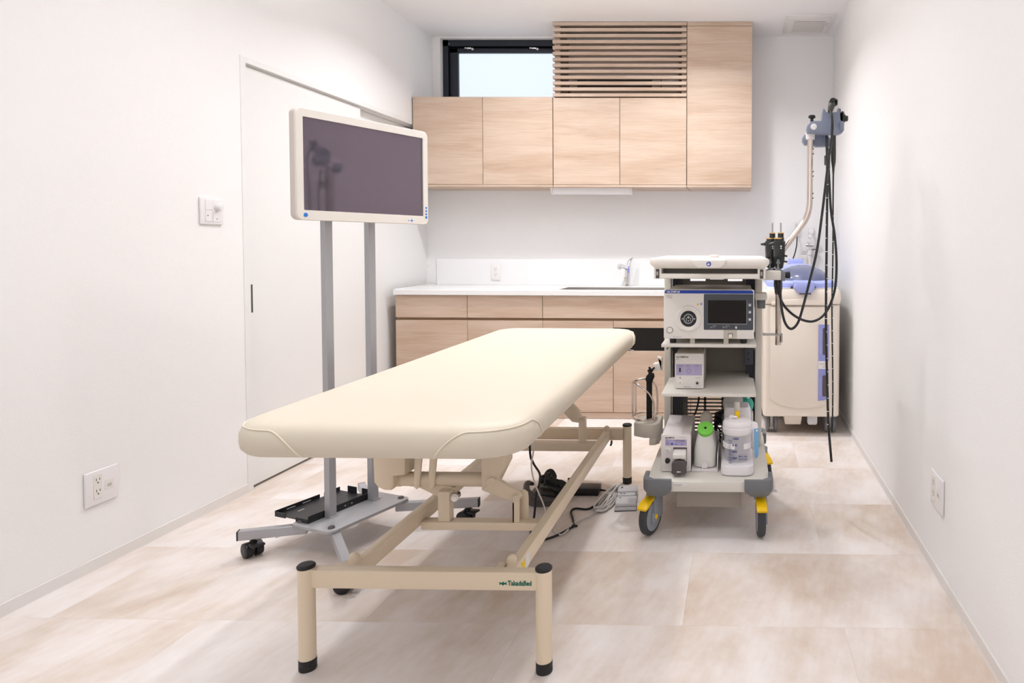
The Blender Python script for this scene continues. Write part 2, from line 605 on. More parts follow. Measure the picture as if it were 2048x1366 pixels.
# window high in the back wall
wn = struct('window_1', B().box(WX0, WX0 + .040, YB + .045, YB + .11, WZ0, WZ1).box(WX1 - .04, WX1, YB + .045, YB + .11, WZ0, WZ1)
            .box(WX0, WX1, YB + .045, YB + .11, WZ1 - .045, WZ1).box(WX0, WX1, YB + .045, YB + .11, WZ0, WZ0 + .045), 'winframe')
sx0, sx1, sz0, sz1 = WX0 + .046, WX1 - .046, WZ0 + .05, WZ1 - .058
part(wn, 'sash', B().box(sx0, sx0 + .062, YB + .06, YB + .10, sz0, sz1, .002).box(sx1 - .06, sx1, YB + .06, YB + .10, sz0, sz1, .002)
     .box(sx0, sx1, YB + .06, YB + .10, sz1 - .034, sz1, .002).box(sx0, sx1, YB + .06, YB + .10, sz0, sz0 + .05, .002), 'winframe')
part(wn, 'sash_gap', B().box(WX0 + .04, WX1 - .04, YB + .10, YB + .112, sz0 - .006, WZ1 - .04), 'blackm')
pane = mat('frosted_daylit_pane', (0.15, 0.17, 0.2), 0.6, emit=((0.79, 0.88, 1.0), 1.42))
part(wn, 'pane', B().box(sx0 + .06, sx1 - .058, YB + .085, YB + .091, sz0 + .045, sz1 - .032), pane)
for cx in (-2.02, -1.53):
    part(wn, 'catch', B().box(cx - .018, cx + .018, YB + .05, YB + .062, sz1 - .008, sz1 + .006, .003).cyl((cx + .028, YB + .05, sz1 - .008), (cx + .028, YB + .064, sz1 - .008), .009, n=12)
         .cyl((cx - .026, YB + .05, sz1 + .0), (cx - .026, YB + .064, sz1 + .0), .006, n=12), 'chrome')
part(wn, 'screw_cap', B().cyl((-2.165, YB + .040, 2.662), (-2.165, YB + .046, 2.662), .003, n=10), 'plate')

# sliding door in the left wall
dr = struct('door_1', B().box(XL - .05, XL - .018, DY0 + .0008, 4.09, 0.009, 1.984, .001, 1), 'door')
part(dr, 'recessed_pull', B().box(XL - .0185, XL - .0172, 3.140, 3.150, .832, .965), 'slot')
dr2 = struct('door_2', B().box(XL - .083, XL - .056, 4.03, YB, 0.009, 1.985, .001, 1), 'door')
struct('trim_1', B().box(XL - .02, XL + .003, 3.07, DY0, 0, 2.02, .001, 1), 'door')
struct('trim_2', B().box(XL - .02, XL + .003, DY0, 4.69, DZ - .004, 2.02, .001, 1), 'door')
struct('trim_3', B().box(XL - .084, XL - .021, DY0, YB, 1.9865, DZ), 'trim')
struct('baseboard_left', B().box(XL, XL + .006, YF, 3.07, 0, .041, .0012, 1).box(XL + .006, XL + .0075, YF, 3.07, 0, .002), 'trim')
struct('baseboard_right', B().box(XR - .006, XR, YF, YB, 0, .041, .0012, 1).box(XR - .0075, XR - .006, YF, YB, 0, .002), 'trim')
struct('baseboard_back', B().box(.10, XR, YB - .006, YB, 0, .041, .0012, 1), 'trim')

# ================================================================ JOINERY
yu = 4.70
U = thing('wall_cabinet', 'pale oak two-door wall cabinet under the black window', 'cabinet', (-1.775, 4.87, 1.56), group='wall cabinets')
part(U, 'body', B().box(-2.266, -1.2845, yu + .021, YB, 1.574, 2.186), 'wood')
part(U, 'bottom_panel', B().box(-2.266, -1.2845, yu + .001, YB, 1.561, 1.5765, .001, 1), 'wood')
part(U, 'door', B().box(-2.264, -1.7765, yu, yu + .02, 1.5785, 2.1855, .001, 1), 'wood')
part(U, 'door', B().box(-1.7735, -1.2855, yu, yu + .02, 1.5785, 2.1855, .001, 1), 'wood')
U = thing('wall_cabinet', 'pale oak two-door wall cabinet under the slatted screen', 'cabinet', (-.815, 4.87, 1.56), group='wall cabinets')
part(U, 'body', B().box(-1.2815, -.3515, yu + .021, YB, 1.574, 2.178), 'wood')
part(U, 'bottom_panel', B().box(-1.2815, -.3515, yu + .001, YB, 1.561, 1.5765, .001, 1), 'wood')
part(U, 'door', B().box(-1.2805, -.8175, yu, yu + .02, 1.5785, 2.178, .001, 1), 'wood')
part(U, 'door', B().box(-.8145, -.3525, yu, yu + .02, 1.5785, 2.178, .001, 1), 'wood')
U = thing('wall_cabinet', 'tall pale oak wall cabinet with one door reaching the ceiling', 'cabinet', (-.124, 4.87, 1.56), group='wall cabinets')
part(U, 'body', B().box(-.3485, .1015, yu + .021, YB, 1.574, 2.69), 'wood')
part(U, 'bottom_panel', B().box(-.3485, .1000, yu + .001, YB, 1.561, 1.5765, .001, 1), 'wood')
part(U, 'door', B().box(-.3475, .1015, yu, yu + .02, 1.5785, 2.670, .001, 1), 'wood')
part(U, 'top_filler', B().box(-.3485, .1015, yu + .006, yu + .02, 2.674, 2.702), 'wood')

Lv = thing('slatted_screen', 'pale oak horizontal slat screen hiding the air conditioner', 'screen', (-.817, 4.75, 2.18))
for i in range(13):
    zt = 2.700 - .0408 * i
    part(Lv, 'slat', B().box(-1.283, -.3515, yu, yu + .03, zt - .0225, zt, .001, 1), 'wood')
part(Lv, 'stile', B().box(-1.274, -1.237, yu + .03, yu + .05, 2.181, 2.70), 'wood')
part(Lv, 'stile', B().box(-.388, -.3515, yu + .03, yu + .05, 2.181, 2.70), 'wood')
part(Lv, 'side_panel', B().box(-1.281, -1.262, yu + .05, YB, 2.181, 2.70), 'wood')
AC = thing('air_conditioner', 'white wall air conditioner behind the oak slats', 'air conditioner', (-.80, 4.9, 2.2))
part(AC, 'body', B().prism([(5.033, 2.585), (4.81, 2.585), (4.785, 2.56), (4.785, 2.335), (4.80, 2.29), (4.87, 2.215), (5.033, 2.205)], -1.195, -.412, 'x', .006), 'acwhite')
part(AC, 'air_outlet', B().box(-1.143, -.535, 4.779, 4.83, 2.262, 2.331, .002), 'niche')
part(AC, 'vane', B().box(-1.13, -.55, 4.774, 4.780, 2.292, 2.299, .001, 1), 'acwhite')
part(AC, 'side_flap', B().box(-.60, -.54, 4.7755, 4.781, 2.263, 2.33, .001, 1), 'trolleyd')
part(AC, 'side_flap', B().box(-1.16, -1.13, 4.7755, 4.781, 2.263, 2.33, .001, 1), 'trolleyd')

UL = thing('cabinet_light', 'slim white strip lamp under the wall cabinets', 'lamp', (-1.03, 4.8, 1.52))
part(UL, 'diffuser', B().prism([(4.76 + .045 * (1 - math.cos(R(a))) * 1.0, 1.561 - .045 * math.sin(R(a))) for a in range(0, 181, 15)], -1.305, -.756, 'x'), 'plate')
part(UL, 'end_cap', B().prism([(4.757 + .048 * (1 - math.cos(R(a))), 1.561 - .048 * math.sin(R(a))) for a in range(0, 181, 15)], -1.319, -1.304, 'x', .001), 'ivory')
part(UL, 'end_cap', B().prism([(4.757 + .048 * (1 - math.cos(R(a))), 1.561 - .048 * math.sin(R(a))) for a in range(0, 181, 15)], -.757, -.742, 'x', .001), 'ivory')

yc = 4.435
XE = .10


def base(x0, x1, label):
    b = thing('base_cabinet', label, 'cabinet', ((x0 + x1) / 2, 4.73, 0), group='base cabinets')
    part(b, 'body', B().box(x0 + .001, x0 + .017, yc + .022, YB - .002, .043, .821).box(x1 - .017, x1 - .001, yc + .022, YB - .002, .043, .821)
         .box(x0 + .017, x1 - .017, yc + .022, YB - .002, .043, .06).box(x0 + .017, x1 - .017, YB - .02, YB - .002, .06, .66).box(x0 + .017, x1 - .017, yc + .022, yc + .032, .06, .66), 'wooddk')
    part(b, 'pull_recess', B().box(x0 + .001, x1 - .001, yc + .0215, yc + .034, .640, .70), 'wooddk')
    part(b, 'toe_kick', B().box(x0 + .0015, x1 - .0015, yc + .006, yc + .021, .003, .042), 'wood')
    return b


def front(b, nm, x0, x1, z0, z1):
    return part(b, nm, B().box(x0 + .0016, x1 - .0016, yc, yc + .02, z0, z1, .001, 1), 'wood')


b1 = base(-2.268, -1.787, 'oak base cabinet at the left end of the counter, by the door wall')
front(b1, 'drawer', -2.268, -1.787, .672, .821); front(b1, 'door', -2.268, -1.787, .046, .654)
b2 = base(-1.787, -1.285, 'oak base cabinet second from the left, half hidden by the bed')
front(b2, 'drawer', -1.787, -1.285, .672, .821); front(b2, 'door', -1.787, -1.285, .046, .654)
b3 = base(-1.285, XE, 'wide oak sink base cabinet with a black open niche')
front(b3, 'false_front', -1.285, XE, .672, .821)
front(b3, 'door', -1.285, -.8155, .046, .654)
front(b3, 'rail', -.8155, XE, .610, .654)
part(b3, 'niche', B().box(-.812, XE - .002, yc + .012, yc + .0215, .456, .612), 'niche')
part(b3, 'niche_wire', B().tube([(-.735, yc + .006, .505), (-.72, yc - .002, .48), (-.70, yc - .002, .464), (-.68, yc + .006, .461)], .0015, 6), 'cablegrey')
front(b3, 'door', -.8155, -.30, .046, .456)
front(b3, 'door', -.30, XE, .046, .456)

SX0, SX1, SY0, SY1 = -1.216, -.32, 4.53, 4.86
ct = thing('countertop', 'white solid countertop with a sink cut into it', 'countertop', (-1.08, 4.73, .823))
part(ct, 'worktop', B().box(XL + .001, SX0, 4.415, YB - .001, .823, .855, .0015, 1).box(SX1, XE + .005, 4.415, YB - .001, .823, .855, .0015, 1)
     .box(SX0, SX1, 4.415, SY0, .823, .855, .0015, 1).box(SX0, SX1, SY1, YB - .001, .823, .855, .0015, 1), 'counter')
part(ct, 'side_upstand', B().box(XL + .001, XL + .014, 4.425, YB - .001, .855, .862, .001, 1), 'counter')
sk = thing('sink', 'stainless steel sink set into the white counter', 'sink', (-.77, 4.73, .68))
part(sk, 'basin', B().box(SX0 - .012, SX0 + .002, SY0 - .01, SY1 + .01, .68, .822).box(SX1 - .002, SX1 + .012, SY0 - .01, SY1 + .01, .68, .822)
     .box(SX0, SX1, SY0 - .012, SY0 + .002, .68, .822).box(SX0, SX1, SY1 - .002, SY1 + .012, .68, .822).box(SX0, SX1, SY0, SY1, .675, .682), 'steel')
part(sk, 'rim', B().box(SX0, SX0 + .0035, SY0, SY1, .80, .8515).box(SX0 + .0035, SX1, SY1 - .0035, SY1, .80, .8515), 'steel')
part(sk, 'drain', B().lathe([(.045, .682), (.045, .686), (.03, .686), (.03, .683)], (-.77, 4.73, 0)), 'chrome')
bs = solo('backsplash', B().box(-2.252, XE, 5.022, YB - .0005, .8555, 1.052, .001, 1), 'splash', 'low glossy white splash panel behind the counter', 'backsplash', (-1.08, 5.03, .8555))

fc = thing('faucet', 'chrome single-lever faucet standing behind the sink', 'faucet', (-.802, 4.94, .855))
part(fc, 'body', B().cyl((-.802, 4.94, .8555), (-.802, 4.94, 1.0), .023, .021, 24).lathe([(.027, 0), (.027, .01), (.023, .014)], (-.802, 4.94, .8555)), 'chrome')
part(fc, 'spout', B().tube([(-.802, 4.935, .985), (-.818, 4.88, 1.0), (-.836, 4.80, 1.012)], [.016, .015, .014], 16).cyl((-.836, 4.80, 1.018), (-.836, 4.80, .985), .016, .015, 16, .002), 'chrome')
part(fc, 'lever', B().tube([(-.795, 4.945, 1.0), (-.79, 4.95, 1.03), (-.775, 4.965, 1.055), (-.765, 4.97, 1.062)], [.018, .014, .008, .006], 12), 'chrome')
part(fc, 'blue_reflection', B().box(-.797, -.783, 4.9185, 4.921, .955, .995, .001, 1), 'perid')  # bluish reflection on the chrome, put in as a coloured strip
part(fc, 'hose_weight', B().sphere((-.815, 4.90, .92), .009, .008, .006).cyl((-.815, 4.90, .918), (-.815, 4.90, .885), .004).sphere((-.815, 4.90, .876), .011), 'steel')


# ================================================================ WALL FITTINGS
def duplex(parent, x, y, z, wall, s=1.0):
    """two japanese outlets one above the other; wall 'b' faces -Y, 'l' faces +X, 'r' faces -X"""
    def bx(mb, a0, a1, d0, d1, z0, z1, bev=.0005):
        if wall == 'b':
            mb.box(x + a0, x + a1, y - d1, y - d0, z + z0, z + z1, bev, 1)
        elif wall == 'l':
            mb.box(x + d0, x + d1, y + a0, y + a1, z + z0, z + z1, bev, 1)
        else:
            mb.box(x - d1, x - d0, y - a1, y - a0, z + z0, z + z1, bev, 1)
        return mb
    part(parent, 'socket_insert', bx(B(), -.0155, .0155, 0, .0022, -.043, .043), 'ivory')
    for dz in (.02, -.02):
        sl = B()
        bx(sl, -.0075, -.0055, .0018, .0026, dz, dz + .010, 0)
        bx(sl, .0055, .0075, .0018, .0026, dz + .001, dz + .009, 0)
        bx(sl, -.002, .002, .0018, .0026, dz - .009, dz - .004, 0)
        part(parent, 'socket_slots', sl, 'slot')


def plate(nm, label, x, y, z, w, h, wall, cat='outlet'):
    t = thing(nm, label, cat, (x, y, z))
    mb = B()
    if wall == 'b':
        mb.box(x - w / 2, x + w / 2, y - .008, y, z - h / 2, z + h / 2, .004, 3)
    elif wall == 'l':
        mb.box(x, x + .009, y - w / 2, y + w / 2, z - h / 2, z + h / 2, .004, 3)
    else:
        mb.box(x - .009, x, y - w / 2, y + w / 2, z - h / 2, z + h / 2, .004, 3)
    part(t, 'plate', mb, 'plate')
    return t


o1 = plate('wall_outlet', 'white double outlet on the splash panel left of the faucet', -1.804, 5.022, .952, .071, .122, 'b')
duplex(o1, -1.804, 5.0145, .952, 'b')
o2 = plate('wall_outlet', 'white outlet plate low on the left wall with a phone jack', XL, 2.350, .291, .127, .122, 'l')
duplex(o2, XL + .0085, 2.331, .295, 'l')
part(o2, 'phone_jack', B().box(XL + .008, XL + .0105, 2.358, 2.391, .272, .306, .001, 1), 'ivory')
part(o2, 'jack_port', B().box(XL + .0102, XL + .011, 2.366, 2.383, .280, .292), 'grey_light')
o3 = plate('wall_outlet', 'white outlet plate low on the right wall', XR, 2.331, .303, .137, .122, 'r')
duplex(o3, XR - .0085, 2.36, .306, 'r')
part(o3, 'phone_jack', B().box(XR - .0105, XR - .008, 2.29, 2.322, .285, .318, .001, 1), 'ivory')
part(o3, 'jack_port', B().box(XR - .011, XR - .0102, 2.297, 2.315, .293, .305), 'grey_light')
sw = plate('dimmer_switch', 'white switch plate with a round dimmer knob beside the sliding door', XL, 2.881, 1.297, .126, .116, 'l', 'switch')
part(sw, 'switch_button', B().box(XL + .008, XL + .0115, 2.842, 2.878, 1.302, 1.345, .001, 1), 'plate')
part(sw, 'switch_button', B().box(XL + .008, XL + .0115, 2.842, 2.878, 1.252, 1.300, .001, 1), 'plate')
part(sw, 'dimmer_panel', B().box(XL + .008, XL + .0105, 2.884, 2.930, 1.252, 1.345, .001, 1), 'plate')
part(sw, 'dimmer_knob', B().cyl((XL + .009, 2.907, 1.316), (XL + .031, 2.907, 1.316), .016, .014, 24, .002), 'plate')
part(sw, 'pilot_lamp', B().box(XL + .0112, XL + .012, 2.850, 2.856, 1.275, 1.280).box(XL + .0102, XL + .011, 2.902, 2.908, 1.262, 1.266), 'grey_print')
hk = solo('wall_plug', B().cyl((XL, 4.937, 1.002), (XL + .006, 4.937, 1.002), .010, n=16, bev=.002).cyl((XL + .005, 4.937, 1.002), (XL + .0065, 4.937, 1.002), .003, n=10), 'ivory',
          'tiny round white plug on the left wall above the counter', 'plug', (XL, 4.937, 1.002))
o4 = plate('wall_outlet', 'white outlet on the back wall with a black plug in it', .445, YB, 1.287, .071, .122, 'b')
duplex(o4, .445, YB - .0075, 1.287, 'b')
sp = solo('wall_panel', B().box(XR - .006, XR, 4.665, 4.808, 1.139, 1.440, .001, 1), 'plate', 'thin upright white cover plate on the right wall behind the hanging tubes', 'panel', (XR, 4.736, 1.29))

vt = thing('ceiling_vent', 'square white exhaust grille on the ceiling in the far right corner', 'vent', (.49, 4.75, ZC))
part(vt, 'frame', B().box(.327, .653, 4.556, 4.944, ZC - .012, ZC, .003, 2), 'trim')
part(vt, 'inner_panel', B().box(.345, .635, 4.59, 4.925, ZC - .016, ZC - .011, .002, 1), 'trim')
part(vt, 'grille_back', B().box(.388, .605, 4.656, 4.882, ZC - .017, ZC - .0155), 'trolleyd')
for i in range(16):
    yy = 4.662 + i * .0142
    part(vt, 'louvre', B().box(.388, .605, yy, yy + .006, ZC - .019, ZC - .0165), 'trim')
part(vt, 'indicator', B().cyl((.618, 4.70, ZC - .018), (.618, 4.70, ZC - .015), .004, n=10).cyl((.618, 4.73, ZC - .018), (.618, 4.73, ZC - .015), .003, n=10), 'grey_print')
solo('wall_sensor', B().cyl((XR, 4.33, 2.505), (XR - .004, 4.33, 2.505), .02, n=20, bev=.001), 'wall', 'faint round white cap high on the right wall near the vent', 'cap', (XR, 4.33, 2.505))

# ================================================================ TREATMENT BED
bed = thing('treatment_bed', 'cream vinyl height-adjustable treatment bed on a beige steel frame', 'bed', (-.85, 2.5, 0))
MX0, MX1, MY0, MY1, MZ = -1.212, -.503, 1.535, 3.437, .655
prof = [(.030, 0), (.010, .003), (.001, .013), (-.002, .030), (-.001, .048), (.004, .060), (.013, .070), (.026, .0765), (.045, .0795), (.08, .0805), (.15, .081), (.28, .0812)]
mat_o = part(bed, 'mattress', B().slab(MX0, MX1, MY0, MY1, .115, [(i, MZ + z) for i, z in prof], 14), 'vinyl')


def ins_at(h):
    for (i0, z0), (i1, z1) in zip(prof, prof[1:]):
        if z0 <= h <= z1:
            return i0 + (i1 - i0) * (h - z0) / (z1 - z0)
    return prof[0][0]


def outline(s, ins, corner):
    """walk along the plan outline around one corner: s<0 along the end edge, 0..arc on the curve, then along the side"""
    rad = .115
    arc = rad * math.pi / 2
    sx = 1 if corner[0] else -1
    sy = 1 if corner[1] else -1
    cx = (MX1 - rad) if corner[0] else (MX0 + rad)
    cy = (MY1 - rad) if corner[1] else (MY0 + rad)
    rd = rad - ins
    if s < 0:
        p = (cx + sx * s, cy + sy * rd)
    elif s <= arc:
        a = s / rad
        p = (cx + sx * rd * math.sin(a), cy + sy * rd * math.cos(a))
    else:
        p = (cx + sx * rd, cy - sy * (s - arc))
    return p


for corner in ((0, 0), (1, 0), (0, 1), (1, 1)):
    pts = []
    arc = .115 * math.pi / 2
    N = 44
    for i in range(N + 1):
        s = -.085 + (arc + .17) * i / N
        e = min((s + .085), (arc + .085 - s))
        q = min(max(e / .085, 0), 1)
        h = .004 + (.0665 - .004) * (math.sin((q - .0) * math.pi / 2) ** 0.9)
        p = outline(s, ins_at(h) - .0014, corner)
        pts.append((p[0], p[1], MZ + h + .0004))
    part(mat_o, 'piping', B().tube(pts, .0018, 8, 1), 'piping')
part(bed, 'mattress_board', B().box(MX0 + .10, MX1 - .10, MY0 + .10, MY1 - .10, MZ - .014, MZ + .001, .002), 'blackm')
part(bed, 'top_frame', B().box(-1.12, -.59, 1.98, 2.02, MZ - .044, MZ - .014).box(-1.12, -.59, 3.0, 3.04, MZ - .044, MZ - .014).box(-1.10, -1.06, 1.7, 3.3, MZ - .044, MZ - .014).box(-.65, -.61, 1.7, 3.3, MZ - .044, MZ - .014), 'bedmetal')
LEG = [(-1.164, 1.783), (-.5175, 1.785), (-1.164, 3.237), (-.528, 3.237)]
for lx, ly in LEG:
    lg = part(bed, 'leg', B().cyl((lx, ly, .030), (lx, ly, .283), .0215, n=28), 'bedmetal')
    part(lg, 'leg_cap', B().lathe([(.0215, .280), (.0228, .283), (.0228, .287), (.019, .2905), (.006, .291)], (lx, ly, 0)), 'rubber')
    part(lg, 'foot', B().lathe([(.021, 0), (.0222, .003), (.0222, .013), (.0212, .015), (.0222, .017), (.0222, .031)], (lx, ly, 0)), 'rubber')
part(bed, 'end_beam', B().box(-1.150, -.531, 1.773, 1.806, .2275, .2775, .003), 'bedmetal')
part(bed, 'end_beam', B().box(-1.146, -.546, 3.217, 3.252, .215, .270, .003), 'bedmetal')
for xx in (-1.062, -.618):
    part(bed, 'side_rail', B().box(xx - .0145, xx + .0145, 1.80, 3.217, .222, .270, .003), 'bedmetal')
    for yy in (1.845, 3.19):
        part(bed, 'bolt_cap', B().sphere((xx - .006 if yy < 2 else xx, yy, .278), .014, .014, .016, 10, zmin=-.4).cyl((xx - .006 if yy < 2 else xx, yy, .268), (xx - .006 if yy < 2 else xx, yy, .2745), .0146, n=18), 'bedmetal')
for xx in (-1.090, -.652):
    part(bed, 'rail_bracket', B().box(xx - .012, xx + .012, 1.80, 1.86, .255, .266, .002), 'bedmetal')
part(bed, 'cross_beam', B().box(-1.048, -.632, 2.198, 2.240, .207, .234, .003), 'bedmetal')
part(bed, 'cross_beam', B().box(-1.048, -.632, 3.10, 3.145, .195, .236, .003), 'bedmetal')
part(bed, 'post', B().box(-.992, -.952, 2.202, 2.236, .234, .335, .003), 'bedmetal')
part(bed, 'post', B().prism([(-.742, .232), (-.742, .310), (-.738, .325), (-.7305, .334), (-.723, .325), (-.719, .310), (-.719, .232)], 2.202, 2.207, 'y', .0005)
     .prism([(-.728, .232), (-.728, .310), (-.724, .330), (-.712, .334), (-.700, .325), (-.698, .310), (-.698, .232)], 2.231, 2.236, 'y', .0005).box(-.742, -.737, 2.202, 2.236, .232, .30), 'bedmetal')
part(bed, 'pivot_pin', B().cyl((-.728, 2.19, .318), (-.728, 2.24, .318), .011, n=18, bev=.002), 'bedmetal')
# lifting gear: shaft, hooks, arms and the housing on the left
part(bed, 'lift_shaft', B().cyl((-1.150, 2.25, .361), (-.835, 2.25, .361), .024, n=28).cyl((-1.150, 2.25, .361), (-1.135, 2.25, .361), .026, n=28), 'bedmetal')
part(bed, 'motor_housing', B().prism([(-1.212, MZ - .02), (-1.205, .365), (-1.192, .348), (-1.17, .338), (-1.148, .338), (-1.138, .352), (-1.138, .385), (-1.100, .39), (-1.095, MZ - .02)], 2.20, 2.31, 'y', .006), 'bedmetal')
for xx, dx in ((-1.068, .012), (-1.018, .012)):
    part(bed, 'lift_hook', B().prism([(xx - .012, .342), (xx - .004, .334), (xx + .006, .342), (xx + .010, .385), (xx + .036, MZ - .02), (xx + .006, MZ - .02), (xx - .012, .40)], 2.221, 2.229, 'y', .002)
         .cyl((xx, 2.2195, .343), (xx, 2.222, .343), .004, n=10), 'bedmetal')
part(bed, 'lift_arm', B().prism([(-1.105, .338), (-1.075, .338), (-.995, .300), (-.955, .283), (-.945, .305), (-.95, .335), (-.99, .348), (-1.02, .352), (-1.08, .352)], 2.235, 2.275, 'y', .003), 'bedmetal')
part(bed, 'hex_bolt', B().cyl((-.938, 2.20, .313), (-.938, 2.24, .313), .010, n=6).cyl((-.938, 2.206, .313), (-.938, 2.209, .313), .013, n=18), 'chrome')
part(bed, 'lift_plate', B().prism([(-.852, MZ - .02), (-.850, .335), (-.815, .335), (-.795, .375), (-.772, .42), (-.768, MZ - .02)], 2.215, 2.300, 'y', .004), 'bedmetal')
part(bed, 'pivot_cap', B().cyl((-.815, 2.205, .366), (-.815, 2.225, .366), .017, .015, 20, .003), 'bedmetal')
part(bed, 'lift_arm', B().prism([(-.848, .338), (-.80, .378), (-.728, .336), (-.714, .318), (-.722, .302), (-.738, .300)], 2.208, 2.230, 'y', .003), 'bedmetal')
# far end of the lifting gear
part(bed, 'post', B().box(-.733, -.703, 3.10, 3.14, .236, .352, .004), 'bedmetal')
part(bed, 'lift_arm', B().prism([(-.99, .60), (-.96, .62), (-.735, .385), (-.722, .350), (-.735, .328), (-.765, .332), (-.80, .37)], 3.105, 3.135, 'y', .004), 'bedmetal')
part(bed, 'pivot_pin', B().cyl((-.722, 3.09, .338), (-.722, 3.14, .338), .009, n=16), 'bedmetal')
part(bed, 'rail_stop', B().tube([(-.598, 3.205, .218), (-.598, 3.20, .205), (-.600, 3.19, .198)], .005, 8), 'charcoal')
# lettering on the near beam
part(bed, 'lettering', B().text('TakadaBed', .0182, TX(-.611, 1.7726, .2425), sx=.80, bold=.0005).prism([(-.6305, .2475), (-.624, .2525), (-.6175, .2475), (-.624, .2415)], 1.7722, 1.7730, 'y')
     .prism([(-.6275, .2475), (-.6335, .2520), (-.6335, .2430)], 1.7722, 1.7730, 'y').prism([(-.6205, .2475), (-.6145, .2520), (-.6145, .2430)], 1.7722, 1.7730, 'y'), 'green', 'green lettering and emblem')
part(bed, 'warning_label', B().prism([(1.90, .2235), (1.935, .2235), (1.935, .262), (1.90, .262)], -.6034, -.6029, 'x'), 'plate')
part(bed, 'warning_label', B().prism([(1.855, .226), (1.870, .240), (1.862, .262), (1.885, .254), (1.900, .262), (1.893, .240), (1.900, .226), (1.880, .234)], -.6034, -.6028, 'x'), 'label_y', 'yellow starburst label')

# ================================================================ MONITOR STAND (its own frame: x along the screen, y to the back)
SA = R(70)
st = thing('monitor_stand', 'silver twin-pole monitor stand on four black casters', 'stand', (-1.502, 2.5965, 0), SA)


def sp_(name, mb, m, parent=None, label=None):
    return part(parent or st, name, mb, m, label, local=True)


sp_('base_plate', B().prism(rrect(-.190, .178, -.108, .098, .022), .103, .115, 'z', .0015), 'silver')
for bx_, by_ in ((-.1595, -.0775), (.1565, -.0775), (-.1595, .0775), (.1565, .0775)):
    sp_('bolt', B().lathe([(.012, .115), (.0115, .119), (.008, .1225), (.002, .1235)], (bx_, by_, 0), 18), 'charcoal')
for px in (-.086, .106):
    cl_ = sp_('column', B().box(px - .0145, px + .0145, .0035, .0325, .115, 1.55, .0012, 1), 'silver')
    sp_('weld', B().box(px - .017, px + .021, -.0005, .0045, .115, .119, .0015, 1), 'silver', cl_)


def leg(x0, y0, x1, y1):
    a = Vector((x0, y0)); b = Vector((x1, y1))
    ln = (b - a).length
    M = Matrix.Translation((x0, y0, 0)) @ Matrix.Rotation(math.atan2(y1 - y0, x1 - x0), 4, 'Z')
    l = sp_('leg', B().box(0, ln, -.0145, .0145, .068, .1025, .002, 1, M), 'silver')
    sp_('leg_cap', B().box(ln, ln + .004, -.0145, .0145, .068, .1025, .001, 1, M), 'rubber', l)
    u = (b - a).normalized()
    c = b - u * .045
    sp_('leg_screw', B().cyl((*(a + u * .10), .06), (*(a + u * .10), .068), .005, n=10), 'chrome', l)
    return c


def caster(c, ang):
    M = Matrix.Translation((c[0], c[1], 0)) @ Matrix.Rotation(ang, 4, 'Z')
    k = sp_('caster', B().box(-.010, .010, -.010, .010, .044, .062, .003, 2, M).cyl((c[0], c[1], .058), (c[0], c[1], .069), .008, n=14), 'black')
    for sy in (-1, 1):
        t = B().lathe([(.006, -.013), (.020, -.014), (.027, -.011), (.0275, 0), (.027, .011), (.018, .013), (.006, .012)], n=26,
                      M=M @ Matrix.Translation((.008, sy * .017, .0278)) @ Matrix.Rotation(R(90), 4, 'X'))
        sp_('wheel', t, 'black', k)
    sp_('brake', B().box(-.045, -.008, -.022, .022, .046, .055, .003, 2, M), 'black', k)


for q, ang in (((-.278, .245, -.14, .07), 78), ((-.330, -.370, -.14, -.07), 120), ((.300, -.350, .14, -.07), 95), ((.255, .255, .14, .07), 20)):
    c = leg(q[2], q[3], q[0], q[1])
    caster(c, R(ang))
tr = sp_('tray', B().box(-.165, .112, .036, .212, .122, .1245).box(-.165, .112, .0345, .037, .115, .142, .0008, 1).box(-.165, .02, .2105, .213, .122, .139).box(.04, .112, .2105, .213, .122, .139)
         .box(-.166, -.1635, .036, .10, .113, .131).box(-.166, -.1635, .155, .212, .118, .136).box(.110, .1125, .04, .085, .122, .150).box(.110, .1125, .115, .165, .122, .150), 'black', None, 'black sheet-metal tray')
sp_('tray_slot', B().box(-.120, -.085, .2097, .2104, .128, .130).box(-.055, -.020, .2097, .2104, .128, .130).box(-.11, -.085, .16, .163, .1244, .1249), 'plate', tr)
sp_('tray_screw', B().cyl((-.01, .0337, .128), (-.01, .035, .128), .003, n=10).cyl((.02, .0337, .128), (.02, .035, .128), .003, n=10), 'chrome', tr)

mo = thing('monitor', 'wide off-white medical monitor with a dark purple screen on the silver stand', 'monitor', (-1.502, 2.5965, 1.24), R(68.3))
mx, mz, mw_, mh = .0296, 1.438 - 1.24, .578, .392


def mp_(name, mb, m, parent=None, label=None):
    return part(parent or mo, name, mb, m, label, local=True)


x0, x1, z0, z1 = mx - mw_ / 2, mx + mw_ / 2, mz - mh / 2, mz + mh / 2
ix0, ix1, iz0, iz1 = mx - .2635, mx + .2635, mz - .161, mz + .167
hs = mp_('housing', B().prism(rrect(x0, x1, z0, z1, .022, 8), -.062, -.036, 'y', .002), 'monside')
